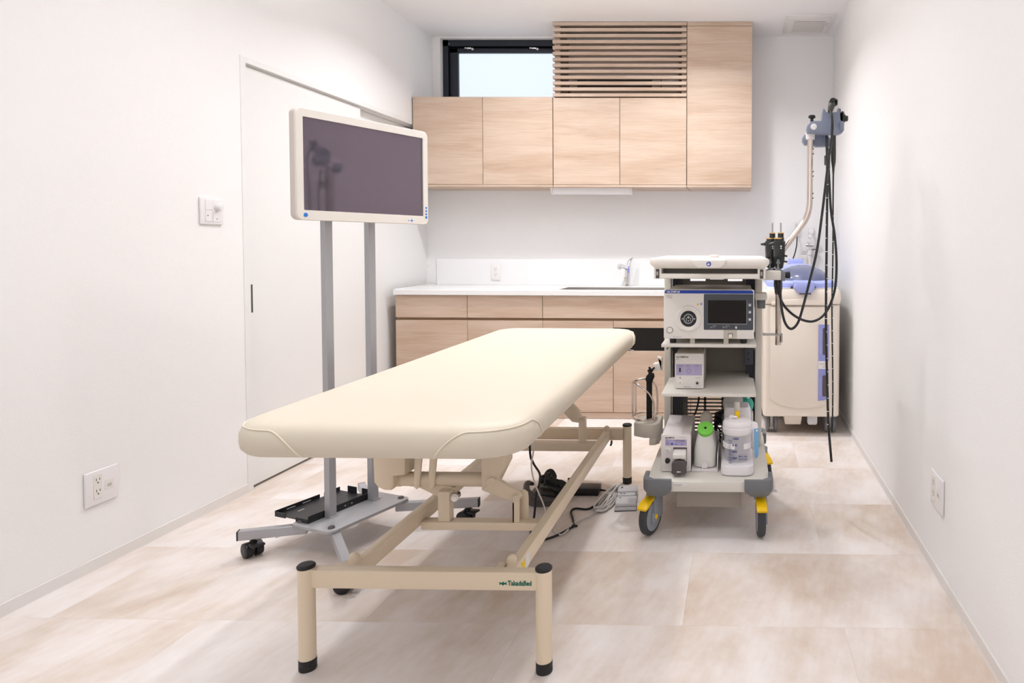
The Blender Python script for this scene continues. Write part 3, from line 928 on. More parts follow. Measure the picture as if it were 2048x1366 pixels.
# bezel ring: outer outline joined to the screen opening
bz = B()
t = bmesh.new()
out_ = rrect(x0, x1, z0, z1, .022, 8)
inn = rrect(ix0, ix1, iz0, iz1, .002, 8)
lay = [[t.verts.new((p[0], yv, p[1])) for p in pl] for pl, yv in ((out_, -.062), (out_, -.0695), ([(mx + (p[0] - mx) * .993, mz + (p[1] - mz) * .993) for p in out_], -.0715), (inn, -.0715), (inn, -.064))]
n_ = len(out_)
for A_, B_ in zip(lay, lay[1:]):
    for i in range(n_):
        t.faces.new((A_[i], A_[(i + 1) % n_], B_[(i + 1) % n_], B_[i]))
bmesh.ops.recalc_face_normals(t, faces=t.faces[:])
bz._add(t)
mp_('bezel', bz, 'monitor')
mp_('screen', B().box(ix0, ix1, -.0665, -.063, iz0, iz1), 'screen', None, 'dark glossy screen')
mp_('rear_cover', B().prism(rrect(mx - .24, mx + .24, mz - .15, mz + .16, .03, 6), -.037, -.010, 'y', .012), 'monside')
mp_('wall_bracket', B().box(mx - .13, mx + .13, -.012, .0035, mz - .06, mz + .06, .002), 'silver')
mp_('power_button', B().prism(circle(x0 + .031, z0 + .018, .0075), -.0728, -.071, 'y'), 'blue')
for i in range(4):
    mp_('button', B().prism(circle(x1 - .0125, z0 + .030 + i * .0135, .0042 if i else .0055), -.0728, -.071, 'y'), 'blue')
mp_('menu_pad', B().prism(circle(x1 - .088, z0 + .014, .0045, 16), -.0722, -.071, 'y').box(x1 - .107, x1 - .103, -.0722, -.071, z0 + .012, z0 + .016)
    .box(x1 - .099, x1 - .096, -.0722, -.071, z0 + .013, z0 + .015).box(x1 - .08, x1 - .077, -.0722, -.071, z0 + .013, z0 + .015).box(x1 - .089, x1 - .087, -.0722, -.071, z0 + .0215, z0 + .0235).box(x1 - .089, x1 - .087, -.0722, -.071, z0 + .005, z0 + .007), 'blue')

# ================================================================ ENDOSCOPY TROLLEY
tl = thing('equipment_trolley', 'light grey endoscopy trolley on large casters with yellow brake pedals', 'trolley', (-.109, 2.98, 0))
part(tl, 'base', B().box(-.352, .134, 2.615, 3.36, .188, .230, .005), 'trolley')
part(tl, 'base_label', B().box(-.243, -.19, 2.6142, 2.6152, .212, .221), 'plate')
part(tl, 'base_label_text', B().text('CAUTION', .0045, TX(-.232, 2.6140, .2148), .0003).cyl((-.238, 2.6140, .2168), (-.238, 2.6143, .2168), .0018, n=10), 'dark_print')
part(tl, 'ballast_box', B().box(-.237, .021, 2.66, 3.20, .112, .190, .003), 'trolleyd')


def bumper(sx, sy):
    cx = -.109 + sx * .243
    cy = 2.615 if sy < 0 else 3.36
    mb = B()
    # a rubber shell wrapped round the corner, narrowing to the neck of the caster below it
    xo, yo = cx + sx * .014, cy + sy * .014
    xi, yi = cx - sx * .100, cy - sy * .095
    rad = .036
    arc = [(xo - sx * rad + sx * rad * math.sin(R(a)), yo - sy * rad + sy * rad * math.cos(R(a))) for a in range(0, 91, 15)]
    inner = [(cx - sx * .003, yi), (cx - sx * .003, cy - sy * .03), (cx - sx * .03, cy - sy * .003), (xi, cy - sy * .003)]
    mb.prism([(xi, yo)] + arc + [(xo, yi)] + inner, .200, .241, 'z', .003)
    full = [(xi, yo)] + arc + [(xo, yi), (xi, yi)]
    px_, py_ = cx - sx * .028, cy - sy * .035
    t = bmesh.new()
    rings = [[t.verts.new((px_ + (p[0] - px_) * k, py_ + (p[1] - py_) * k, z)) for p in full] for z, k in ((.201, 1.0), (.192, .96), (.180, .76), (.171, .62))]
    for A_, B_ in zip(rings, rings[1:]):
        for q in range(len(full)):
            t.faces.new((A_[q], A_[(q + 1) % len(full)], B_[(q + 1) % len(full)], B_[q]))
    t.faces.new(rings[0])
    t.faces.new(rings[-1][::-1])
    bmesh.ops.recalc_face_normals(t, faces=t.faces[:])
    mb._add(t)
    part(tl, 'corner_bumper', mb, 'bumper')


for sx in (-1, 1):
    for sy in (-1, 1):
        bumper(sx, sy)


def big_caster(x, y, ang):
    M = Matrix.Translation((x, y, 0)) @ Matrix.Rotation(ang, 4, 'Z')
    k = part(tl, 'caster', B().lathe([(.030, .150), (.033, .155), (.033, .172)], (x, y, 0), 24), 'hub')
    fk = B().box(.016, .026, -.045, .024, .060, .150, .008, 2, M).box(-.026, .026, -.03, .028, .140, .158, .006, 2, M).box(.016, .027, -.060, -.015, .050, .095, .006, 2, M)
    part(k, 'fork', fk, 'hub')
    W = M @ Matrix.Translation((0, -.035, .0745)) @ Matrix.Rotation(R(90), 4, 'Y')
    part(k, 'tyre', B().lathe([(.055, -.0150), (.066, -.0160), (.0735, -.010), (.0745, 0), (.0735, .010), (.066, .0160), (.055, .0150)], n=36, M=W), 'tyre')
    part(k, 'hub', B().lathe([(.006, -.0175), (.045, -.0175), (.057, -.0155), (.057, .0155), (.045, .0175), (.006, .0175)], n=32, M=W), 'hub')
    part(k, 'axle_cap', B().lathe([(.010, .0170), (.010, .028), (.007, .030)], n=18, M=W), 'yellow')
    bp_ = B().prism([(-.105, .118), (-.108, .126), (-.085, .142), (-.050, .152), (-.025, .152), (-.025, .140), (-.055, .136), (-.085, .122)], -.021, .021, 'x', .005)
    bp_.bm.transform(M)
    part(k, 'brake_pedal', bp_, 'yellow')


for (x, y, a) in ((-.328, 2.695, R(-22)), (.098, 2.695, R(3)), (-.328, 3.27, R(150)), (.122, 3.27, R(20))):
    big_caster(x, y, a)

for x0_, x1_ in ((-.332, -.302), (.087, .118)):
    part(tl, 'post', B().box(x0_, x1_, 3.09, 3.165, .230, 1.040, .004), 'trolley')
part(tl, 'inner_channel', B().box(-.302, -.262, 3.17, 3.26, .236, 1.03), 'darkblue')
part(tl, 'inner_channel', B().box(.045, .087, 3.17, 3.26, .236, 1.03), 'darkblue')
# rear panel: solid in the middle, slotted below, windowed above
rp = B().box(-.262, .045, 3.255, 3.262, .545, .985).box(-.262, -.235, 3.255, 3.262, .236, .545).box(-.157, -.145, 3.255, 3.262, .236, .545).box(-.071, -.059, 3.255, 3.262, .236, .545).box(.015, .045, 3.255, 3.262, .236, .545)
zz = .245
while zz < .545:
    rp.box(-.236, .016, 3.255, 3.262, zz, zz + .0085)
    zz += .0178
rp.box(-.262, -.224, 3.255, 3.262, .985, 1.03).box(-.150, -.128, 3.255, 3.262, .985, 1.03).box(-.062, -.042, 3.255, 3.262, .985, 1.03).box(.028, .045, 3.255, 3.262, .985, 1.03).box(-.13, -.06, 3.255, 3.262, .985, .993).box(-.13, -.06, 3.255, 3.262, 1.004, 1.03)
part(tl, 'rear_panel', rp, 'trolleyd', smooth=False)
for zs in (.7545, .5515):
    part(tl, 'shelf', B().prism([(-.306, 2.735), (.082, 2.735), (.080, 3.06), (.060, 3.09), (.060, 3.25), (-.275, 3.25), (-.275, 3.10), (-.306, 3.06)], zs - .0135, zs, 'z', .002), 'trolley')
    part(tl, 'shelf_bracket', B().box(-.303, -.298, 2.90, 3.12, zs - .05, zs - .0135).box(.074, .079, 2.86, 3.12, zs - .04, zs - .0135), 'trolleyd')
ps = part(tl, 'power_strip', B().box(.036, .078, 3.08, 3.11, .61, .742, .003), 'darkblue')
for i in range(4):
    part(ps, 'power_socket', B().cyl((.056, 3.0795, .635 + i * .028), (.056, 3.081, .635 + i * .028), .003, n=10), 'blackm')
# top tray with its pull-out drawer
ty = part(tl, 'top_tray', B().slab(-.338, .127, 2.585, 3.24, .035, [(.030, 1.067), (.018, 1.070), (.006, 1.078), (0, 1.088), (0, 1.099), (.004, 1.106), (.010, 1.108), (.016, 1.107), (.022, 1.101), (.06, 1.099)], 6), 'tray')
part(ty, 'tray_handle', B().prism([(-.172, 1.102), (-.168, 1.086), (-.148, 1.071), (-.064, 1.071), (-.045, 1.086), (-.041, 1.102)], 2.570, 2.61, 'y', .004), 'tray')
part(ty, 'instruction_mark', B().prism(circle(-.1065, 1.0865, .0092, 28), 2.5685, 2.571, 'y'), 'bluebar', 'round blue follow-instructions sign')
part(ty, 'instruction_figure', B().prism(circle(-.1085, 1.0905, .002, 12), 2.5678, 2.569, 'y').prism([(-.1125, 1.0825), (-.1125, 1.087), (-.109, 1.088), (-.107, 1.085), (-.1035, 1.0895), (-.1005, 1.087), (-.1035, 1.0835), (-.1055, 1.0805)], 2.5678, 2.569, 'y'), 'white_print')
part(ty, 'rear_knob', B().prism(rrect(-.130, -.085, 3.20, 3.235, .01), 1.099, 1.113, 'z', .003), 'trolley')
for s0, s1 in ((-.322, -.292), (.082, .112)):
    part(ty, 'tray_bracket', B().box(s0, s1, 2.612, 3.16, 1.026, 1.070, .003), 'tray')
for s0 in (-.314, .090):
    part(ty, 'drawer_rail', B().box(s0, s0 + .014, 2.6105, 2.63, 1.029, 1.065, .001, 1), 'charcoal')
    part(ty, 'rail_roller', B().box(s0 + .003, s0 + .010, 2.606, 2.62, 1.040, 1.055, .001), 'rod')
part(ty, 'drawer_front', B().box(-.299, .0895, 2.612, 2.64, 1.0285, 1.0475, .004), 'tray')
part(ty, 'drawer_panel', B().box(-.292, .082, 2.70, 2.708, 1.03, 1.068), 'trolleyd')
part(ty, 'drawer_floor', B().box(-.30, .09, 2.62, 3.16, 1.0270, 1.031), 'trolley')
# pole, hanger, clamp on the right-hand side
py = 2.95
part(tl, 'hanger_pole', B().tube([(.184, py, .722), (.184, py, .80), (.183, py, .95), (.182, py, 1.06), (.190, py, 1.115), (.228, py, 1.172), (.268, py, 1.225), (.300, py, 1.272), (.316, py, 1.325), (.318, py, 1.40), (.318, py, 1.50), (.318, py, 1.655)], .0132, 18, 5), 'pole')
part(tl, 'pole_hole', B().cyl((.330, py - .004, 1.578), (.333, py - .004, 1.578), .003, n=8).cyl((.330, py - .004, 1.557), (.333, py - .004, 1.557), .003, n=8).cyl((.330, py - .004, 1.48), (.333, py - .004, 1.48), .003, n=8)
     .cyl((.330, py - .004, 1.46), (.333, py - .004, 1.46), .003, n=8).cyl((.330, py - .004, 1.385), (.333, py - .004, 1.385), .003, n=8).cyl((.330, py - .004, 1.365), (.333, py - .004, 1.365), .003, n=8), 'blackm')
part(tl, 'pole_sleeve', B().cyl((.182, py, 1.012), (.182, py, .978), .019, .019, 18).cyl((.183, py, .978), (.183, py, .945), .019, .0145, 18), 'charcoal')
part(tl, 'pole_clamp', B().box(.110, .188, 2.84, 2.99, 1.012, 1.052, .005), 'trolley')
part(tl, 'clamp_jaw', B().box(.188, .206, 2.85, 2.985, 1.008, 1.048, .003), 'bumper')
part(tl, 'clamp_knob', B().cyl((.206, 2.92, 1.030), (.232, 2.92, 1.030), .013, .015, 16, .003), 'black')
part(tl, 'pole_bracket', B().box(.115, .20, 2.93, 2.97, .765, .771).box(.195, .2025, 2.935, 2.965, .735, .771), 'rod')
part(tl, 'socket_holder', B().box(.08, .132, 2.90, 2.98, .922, .952, .004), 'trolley')
part(tl, 'socket_holder', B().cyl((.108, 2.94, .922), (.108, 2.94, .884), .019, .018, 20), 'bumper')
hg = part(tl, 'scope_hanger', B().prism([(.300, 1.640), (.296, 1.655), (.300, 1.672), (.312, 1.686), (.330, 1.690), (.360, 1.690), (.362, 1.72), (.366, 1.745), (.373, 1.738), (.380, 1.727), (.425, 1.727), (.430, 1.745), (.436, 1.738), (.440, 1.695), (.452, 1.68), (.455, 1.650), (.448, 1.640), (.436, 1.634), (.345, 1.634), (.335, 1.640)], 2.895, 2.935, 'y', .004), 'slate', 'slate-blue scope hanger')
part(hg, 'hook_rib', B().box(.437, .455, 2.885, 2.90, 1.645, 1.688, .006).box(.388, .398, 2.889, 2.897, 1.650, 1.676, .002), 'slate')
part(tl, 'scope_hanger', B().prism([(.296, 1.600), (.286, 1.615), (.286, 1.630), (.296, 1.645), (.395, 1.645), (.41, 1.62), (.425, 1.60), (.40, 1.594), (.345, 1.592), (.335, 1.600)], 2.965, 3.01, 'y', .005), 'slate', 'lower slate-blue scope hanger')
part(hg, 'hanger_pin', B().cyl((.326, 2.888, 1.664), (.326, 2.90, 1.664), .0135, n=24, bev=.003), 'plate')
part(tl, 'hanger_collar', B().cyl((.318, py, 1.618), (.318, py, 1.648), .019, .021, 20, .002), 'plate')
part(tl, 'hanger_knob', B().cyl((.322, 2.93, 1.688), (.322, 2.93, 1.706), .007, n=12).lathe([(.006, 0), (.015, .004), (.016, .012), (.012, .016)], (.322, 2.93, 1.704), 8), 'black')
# water container holder on the left-hand side
wh = part(tl, 'bottle_holder', B().prism([(-.448, 2.93), (-.400, 2.90), (-.365, 2.90), (-.350, 2.905), (-.335, 2.93), (-.335, 3.06), (-.448, 3.06)], .318, .378, 'z', .004)
          .prism([(-.377, 2.90), (-.350, 2.905), (-.335, 2.93), (-.335, 3.06), (-.377, 3.06)], .286, .320, 'z', .004), 'holder')
hoop = [(-.409 + .052 * math.cos(a), 2.985 + .075 * math.sin(a)) for a in [R(20 * i) for i in range(18)]]
part(wh, 'wire_hoop', B().tube([(x, y, .393) for x, y in hoop], .0042, 8, 3, closed=True), 'pole')
part(wh, 'wire_cage', B().tube([(-.361, 2.94, .385), (-.361, 2.94, .44), (-.366, 2.935, .475), (-.385, 2.93, .51), (-.425, 2.935, .540), (-.452, 2.955, .548), (-.461, 2.985, .545), (-.452, 3.01, .549), (-.40, 3.03, .553), (-.365, 3.03, .52), (-.358, 3.03, .47), (-.357, 3.03, .39)], .0042, 8, 5)
     .tube([(-.461, 2.975, .39), (-.461, 2.975, .545)], .0042, 8).tube([(-.452, 3.01, .39), (-.452, 3.01, .545)], .0042, 8), 'pole')
hk_ = part(tl, 'side_hook', B().prism([(-.332, .655), (-.352, .660), (-.352, .650), (-.338, .640), (-.345, .632), (-.366, .630), (-.372, .625), (-.368, .595), (-.332, .597)], 2.985, 3.02, 'y', .003), 'tray')
ck_ = thing('hanging_strap', 'rolled black cloth strap hanging on the trolley side over the wire basket', 'strap', (-.385, 2.96, .38))
part(ck_, 'band', B().box(-.398, -.373, 2.962, 2.974, .384, .560, .003).prism([(-.402, .560), (-.398, .578), (-.386, .590), (-.366, .590), (-.362, .575), (-.372, .552), (-.395, .548)], 2.958, 2.978, 'y', .004), 'blackm')
part(ck_, 'knot', B().tube([(-.382, 2.966, .585), (-.381, 2.966, .605), (-.386, 2.966, .618)], [.008, .007, .004], 8).tube([(-.378, 2.966, .596), (-.366, 2.966, .612), (-.360, 2.966, .614)], [.006, .004, .003], 8).tube([(-.384, 2.966, .596), (-.392, 2.966, .604)], [.006, .004], 8), 'blackm')

# ================================================================ EQUIPMENT ON THE TROLLEY
pz = .7545
vp = thing('video_processor', 'white video processor with blue band and black display on top shelf', 'processor', (-.112, 2.95, pz))
part(vp, 'case', B().box(-.287, .066, 2.755, 3.15, .776, .973, .004), 'unittop')
part(vp, 'front_panel', B().box(-.297, .0725, 2.740, 2.760, .775, .978, .006), 'unit')
part(vp, 'blue_band', B().prism([(-.2925, .9615), (-.2925, .969), (-.287, .9745), (.062, .9745), (.068, .969), (.068, .9615)], 2.7388, 2.741, 'y'), 'bluebar')
part(vp, 'lettering', B().text('OLYMPUS', .0098, TX(-.2845, 2.7386, .9645), .0003, sx=1.25, bold=.0004), 'white_print', 'white maker name')
part(vp, 'model_text', B().text('EVIS X1', .0065, TX(-.2845, 2.7398, .9485), .0003, sx=1.1).text('CV-1500', .0055, TX(-.2845, 2.7398, .9415), .0003, sx=1.1), 'grey_print')
sb = part(vp, 'screen_surround', B().prism(rrect(-.133, .0685, .813, .9595, .004), 2.7378, 2.742, 'y', .001), 'darkpanel')
part(sb, 'display', B().box(-.116, .041, 2.7366, 2.739, .839, .934), 'displ')
part(sb, 'display_edge', B().box(-.118, .043, 2.7370, 2.7380, .8365, .839).box(.041, .043, 2.737, 2.738, .839, .934), 'hub')
for zi in (.9155, .8865, .8565):
    part(sb, 'touch_icon', B().prism(rrect(.0485, .0605, zi - .006, zi + .006, .002), 2.7370, 2.7382, 'y'), 'hub')
    part(sb, 'icon_glyph', B().prism([(.051, zi - .003), (.051, zi), (.0545, zi + .0035), (.058, zi), (.058, zi - .003)], 2.7364, 2.7372, 'y'), 'white_print')
part(sb, 'status_text', B().text('WHITE BAL.', .0032, TX(-.098, 2.7374, .8285), .0003).text('BRIGHTNESS', .0032, TX(-.045, 2.7374, .8285), .0003).text('MODE', .0032, TX(-.006, 2.7374, .8285), .0003)
     .text('AUTO', .0032, TX(-.097, 2.7374, .8225), .0003).text('AUTO', .0032, TX(-.045, 2.7374, .8225), .0003).box(-.055, -.0545, 2.7370, 2.7380, .820, .833).cyl((-.103, 2.7368, .8235), (-.103, 2.738, .8235), .0018, n=10).cyl((-.050, 2.7368, .8235), (-.050, 2.738, .8235), .0018, n=10).cyl((-.001, 2.7368, .8225), (-.001, 2.738, .8225), .004, n=14), 'white_print')
scx, scz = -.1955, .858
part(vp, 'socket_ring', B().lathe([(.030, 0), (.052, 0), (.0515, .008), (.046, .011), (.040, .006), (.034, .004), (.030, .002)], n=40, M=TX(scx, 2.740, scz), caps=False), 'unit')
part(vp, 'scope_socket', B().lathe([(.004, .001), (.034, .001), (.036, .003)], n=36, M=TX(scx, 2.7395, scz)), 'black')
part(vp, 'socket_collar', B().lathe([(.016, .002), (.0205, .002), (.0205, .008), (.016, .008), (.016, .002)], n=32, M=TX(scx, 2.7395, scz), caps=False).box(scx - .028, scx - .021, 2.734, 2.739, scz - .003, scz + .003).box(scx + .021, scx + .028, 2.734, 2.739, scz - .003, scz + .003), 'hub')
part(vp, 'socket_pins', B().cyl((scx, 2.732, scz + .006), (scx, 2.7395, scz + .006), .005, n=14).cyl((scx, 2.732, scz - .008), (scx, 2.7395, scz - .008), .003, n=14).box(scx - .010, scx - .007, 2.733, 2.739, scz - .010, scz + .004).box(scx + .007, scx + .010, 2.733, 2.739, scz - .010, scz + .004), 'rod')
part(vp, 'power_button', B().lathe([(.004, .0015), (.0105, .0015), (.0115, 0)], n=28, M=TX(-.272, 2.7395, .811)), 'tray')
part(vp, 'button_ring', B().lathe([(.0115, .0005), (.0130, .0005), (.0130, .0012), (.0115, .0012), (.0115, .0005)], n=28, M=TX(-.272, 2.7395, .811), caps=False), 'darkpanel')
part(vp, 'port_cover', B().box(-.052, .002, 2.7385, 2.741, .777, .811, .001, 1), 'unittop')
part(vp, 'usb_port', B().prism(rrect(-.034, -.014, .783, .799, .003), 2.7376, 2.739, 'y'), 'darkpanel')
part(vp, 'usb_cap', B().prism(rrect(-.032, -.016, .781, .7965, .003), 2.7355, 2.738, 'y', .001), 'tray')
part(vp, 'front_port', B().lathe([(.003, .001), (.007, .001), (.008, 0)], n=20, M=TX(.026, 2.7395, .793)), 'lilacunit')
part(vp, 'warning_sign', B().prism([(-.1625, .913), (-.1525, .913), (-.1575, .923)], 2.7388, 2.7402, 'y'), 'yellow', 'yellow warning triangle')
part(vp, 'warning_mark', B().box(-.1579, -.1571, 2.7384, 2.739, .9155, .920), 'dark_print')
part(vp, 'instruction_mark', B().prism(circle(-.1435, .918, .0045, 20), 2.7388, 2.7402, 'y'), 'blue')
part(vp, 'instruction_figure', B().prism(circle(-.1440, .9195, .0011, 10), 2.7384, 2.739, 'y').prism([(-.1465, .9155), (-.1450, .918), (-.1410, .919), (-.1415, .9155)], 2.7384, 2.739, 'y'), 'white_print')
part(vp, 'serial_mark', B().text('OLYMPUS CORP.', .0035, TX(-.251, 2.7396, .782), .0002).box(-.256, -.2535, 2.7392, 2.7402, .7815, .785), 'grey_print')
for fx in (-.262, .030):
    for fy in (2.775, 3.10):
        part(vp, 'foot', B().cyl((fx, fy, pz), (fx, fy, .776), .013, .0145, 20), 'rubber')
part(vp, 'side_flange', B().prism([(2.79, .80), (2.79, .85), (2.80, .89), (2.82, .90), (2.86, .90), (2.86, .79)], .0725, .0765, 'x', .001), 'unit')
part(tl, 'stop_plate', B().box(-.189, -.170, 2.747, 2.751, pz, .776).box(-.052, -.032, 2.747, 2.751, pz, .776), 'unittop')

uz = .5515
uc = thing('gas_insufflation_unit', 'small white control unit with lilac panel on middle shelf', 'device', (-.195, 2.95, uz))
part(uc, 'case', B().box(-.256, -.139, 2.832, 3.12, uz + .004, .700, .004), 'unittop')
part(uc, 'front_panel', B().box(-.2585, -.1365, 2.818, 2.836, uz + .002, .7025, .005), 'unit')
part(uc, 'lilac_panel', B().box(-.2530, -.1440, 2.8168, 2.8185, .6105, .6575), 'lilac')
part(uc, 'panel_marks', B().box(-.240, -.233, 2.8160, 2.8172, .624, .642), 'dark_print')
part(uc, 'panel_lines', B().text('CO2 FEED', .0045, TX(-.246, 2.8166, .6485), .0002).text('LEVEL', .0045, TX(-.209, 2.8166, .6485), .0002).text('60 MIN', .0045, TX(-.172, 2.8166, .6485), .0002)
     .tube([(-.200 + .009 * math.cos(R(20 * i)), 2.8166, .629 + .0075 * math.sin(R(20 * i))) for i in range(18)], .0004, 4, 1, closed=True), 'navy')
part(uc, 'panel_rules', B().box(-.2155, -.2150, 2.8162, 2.8172, .613, .655).box(-.1815, -.1810, 2.8162, 2.8172, .613, .655), 'white_print')
part(uc, 'lettering', B().text('OLYMPUS', .0092, TX(-.2535, 2.8176, .6845), .0002, sx=1.3, bold=.0003), 'dark_print', 'dark maker name')
part(uc, 'model_text', B().text('UCR', .0060, TX(-.2535, 2.8176, .6765), .0002).text('CO2 SUPPLY', .004, TX(-.172, 2.8176, .5985), .0002), 'grey_print')
part(uc, 'power_button', B().prism([(-.2355 + .0155 * math.cos(R(15 * i)), .5815 + .0115 * math.sin(R(15 * i))) for i in range(24)], 2.8155, 2.819, 'y', .001), 'tray')
part(uc, 'power_mark', B().lathe([(.0022, 0), (.003, 0), (.003, .0006), (.0022, .0006), (.0022, 0)], n=14, M=TX(-.2355, 2.8154, .579), caps=False).cyl((-.2355, 2.8162, .600), (-.2355, 2.8182, .600), .0022, n=12), 'dark_print')
part(uc, 'gas_port', B().lathe([(.003, .0), (.003, .004), (.0065, .004), (.0078, 0)], n=20, M=TX(-.164, 2.818, .578)), 'rod')
part(uc, 'port_core', B().lathe([(.0015, .0046), (.0042, .0046), (.0042, .003)], n=16, M=TX(-.164, 2.818, .578)), 'blackm')
part(uc, 'maker_mark', B().text('OLYMPUS', .0045, TX(-.212, 2.8176, .560), .0002).box(-.218, -.215, 2.8172, 2.8182, .560, .5635), 'grey_print')

fz = .2304
fp = thing('flushing_pump', 'off-white flushing pump with dark pump head on the trolley base', 'pump', (-.245, 2.86, fz))
part(fp, 'case', B().box(-.303, -.187, 2.735, 3.05, fz, .384, .005), 'lilacunit')
part(fp, 'front_panel', B().box(-.3055, -.1835, 2.722, 2.740, fz + .002, .3845, .004), 'lilacunit')
part(fp, 'lilac_panel', B().box(-.288, -.2005, 2.7208, 2.7225, .341, .3655), 'lilac')
part(fp, 'lettering', B().text('OLYMPUS', .0072, TX(-.289, 2.7216, .3700), .0002, sx=1.2, bold=.0003), 'dark_print', 'dark maker name')
part(fp, 'panel_marks', B().text('OFP-2', .004, TX(-.288, 2.7216, .3662), .0002).text('OLYMPUS', .0035, TX(-.222, 2.7216, .3725), .0002).cyl((-.227, 2.7208, .374), (-.227, 2.7222, .374), .0015, n=10), 'grey_print')
lv = B()
for i in range(9):
    lv.box(-.2485 + i * .0046, -.2465 + i * .0046, 2.7202, 2.7212, .3595, .3632)
lv.prism([(-.240, .3565), (-.2105, .3565), (-.2105, .3578)], 2.7202, 2.7212, 'y').cyl((-.278, 2.7200, .3615), (-.278, 2.7215, .3615), .0012, n=8).cyl((-.278, 2.7210, .3375), (-.278, 2.7225, .3375), .001, n=8)
part(fp, 'level_scale', lv, 'dark_print')
for bxx, bzz in ((-.278, .3525), (-.242, .3480), (-.2195, .3480)):
    part(fp, 'oval_button', B().prism(circle(bxx, bzz, .0068, 20, .0046), 2.7196, 2.7215, 'y', .0006), 'perid')
part(fp, 'instruction_mark', B().prism(circle(-.2605, .3475, .0040, 16), 2.7200, 2.7215, 'y'), 'bluebar')
part(fp, 'power_button', B().prism(circle(-.2785, .3225, .0105, 24, .0085), 2.7180, 2.723, 'y', .001), 'unit')
part(fp, 'power_mark', B().lathe([(.0022, 0), (.003, 0), (.003, .0006), (.0022, .0006), (.0022, 0)], n=14, M=TX(-.2785, 2.7178, .3225), caps=False), 'grey_print')
part(fp, 'speed_knob', B().lathe([(.004, .014), (.009, .014), (.0105, .002), (.0115, 0)], n=8, M=TX(-.2785, 2.722, .2785)), 'black')
part(fp, 'pump_recess', B().box(-.2555, -.1995, 2.7205, 2.7225, .262, .333), 'charcoal')
part(fp, 'pump_block', B().box(-.2535, -.2010, 2.690, 2.722, .268, .327, .004), 'ivory')
part(fp, 'pump_lever', B().prism([(2.665, .318), (2.690, .322), (2.695, .312), (2.665, .305)], -.2530, -.2015, 'x', .003), 'ivory')
part(fp, 'pump_head', B().prism([(-.2565, .248), (-.2565, .285), (-.248, .293), (-.2275, .297), (-.207, .293), (-.1985, .285), (-.1985, .248), (-.205, .242), (-.2275, .2395), (-.250, .242)], 2.655, 2.692, 'y', .005), 'charcoal')
part(fp, 'arrow', B().prism([(-.236, .2545), (-.2300, .2580), (-.2300, .2560), (-.2195, .2560), (-.2195, .2530), (-.2300, .2530), (-.2300, .2510)], 2.6542, 2.6552, 'y'), 'white_print')

wb_ = thing('water_bottle', 'milky plastic bottle with a lime green lid beside the pump', 'bottle', (-.128, 2.80, fz))
part(wb_, 'bracket', B().box(-.1815, -.0730, 2.728, 2.95, fz, fz + .010, .002).box(-.077, -.0730, 2.74, 2.95, fz, .30, .001, 1).box(-.1815, -.0730, 2.945, 2.95, fz, .34, .001, 1), 'lilacunit')
part(wb_, 'container', B().slab(-.172, -.083, 2.742, 2.90, .028, [(.008, fz + .011), (.001, fz + .016), (0, fz + .024), (0, .315), (.006, .345), (.014, .375), (.018, .392)], 6), 'clear')
Mt = Matrix.Translation((-.1265, 2.775, .392)) @ Matrix.Rotation(R(38), 4, 'X')
part(wb_, 'lid', B().lathe([(.027, -.004), (.0335, -.004), (.034, .008), (.033, .012), (.006, .0125), (.005, .010)], n=32, M=Mt), 'greenlid')
part(wb_, 'lid_hole', B().lathe([(.0005, .0128), (.005, .0128)], n=14, M=Mt, caps=False), 'blackm')
part(wb_, 'neck', B().tube([(-.128, 2.87, .385), (-.128, 2.885, .415), (-.128, 2.90, .420)], [.026, .026, .022], 16), 'unittop')
part(wb_, 'catch', B().prism([(-.1405, fz + .012), (-.1405, fz + .030), (-.136, fz + .036), (-.128, fz + .038), (-.120, fz + .036), (-.1155, fz + .030), (-.1155, fz + .012)], 2.733, 2.740, 'y', .002), 'lilacunit')

sj = thing('suction_unit', 'portable suction unit with clear graduated jar and sky blue handle', 'suction unit', (.006, 2.80, fz))
part(sj, 'base', B().slab(-.061, .073, 2.672, 2.94, .035, [(.014, fz), (.004, fz + .004), (0, fz + .018), (.002, fz + .040), (.010, fz + .042)], 8), 'jarwhite')
part(sj, 'side_wall', B().prism([(2.76, fz + .03), (2.74, fz + .06), (2.76, .35), (2.80, .40), (2.94, .42), (2.94, fz + .03)], -.0605, -.0545, 'x', .002), 'glass')
part(sj, 'motor_case', B().slab(-.052, .064, 2.86, 2.99, .03, [(.004, fz + .04), (0, fz + .05), (0, .44), (.01, .462)], 6), 'jarwhite')
jr = part(sj, 'jar', B().lathe([(.050, fz + .0425), (.0545, fz + .050), (.0555, .33), (.0570, .402), (.0555, .402), (.0535, .33), (.0525, fz + .052), (.048, fz + .046)], (.006, 2.765, 0), 40), 'glass')
sc_ = B()
for i, nm in enumerate(('200', '400', '600', '800', '1000')):
    zt_ = .264 + i * .0265
    sc_.text(nm, .0125, TX(-.014, 2.7070, zt_), .0002, bold=.0004)
for i in range(22):
    sc_.box(-.034 if i % 3 == 0 else -.028, -.016, 2.7115, 2.7120, .268 + i * .0047, .2691 + i * .0047)
sc_.tube([(.012, 2.7088, .283), (.044, 2.7120, .283), (.044, 2.7120, .310), (.012, 2.7088, .310)], .0004, 4, 1, closed=True)
sc_.text('MAX 1000', .0075, TX(.013, 2.7070, .300), .0002, bold=.0002).text('SUCTION', .0075, TX(.013, 2.7070, .289), .0002, bold=.0002).text('mL', .009, TX(-.005, 2.7070, .252), .0002, bold=.0002)
for i in range(9):
    sc_.box(-.030, -.010 + .004 * (i % 3), 2.7105, 2.7110, .2755 + i * .0065, .2763 + i * .0065)
part(jr, 'graduations', sc_, 'navy', 'blue printed graduations')
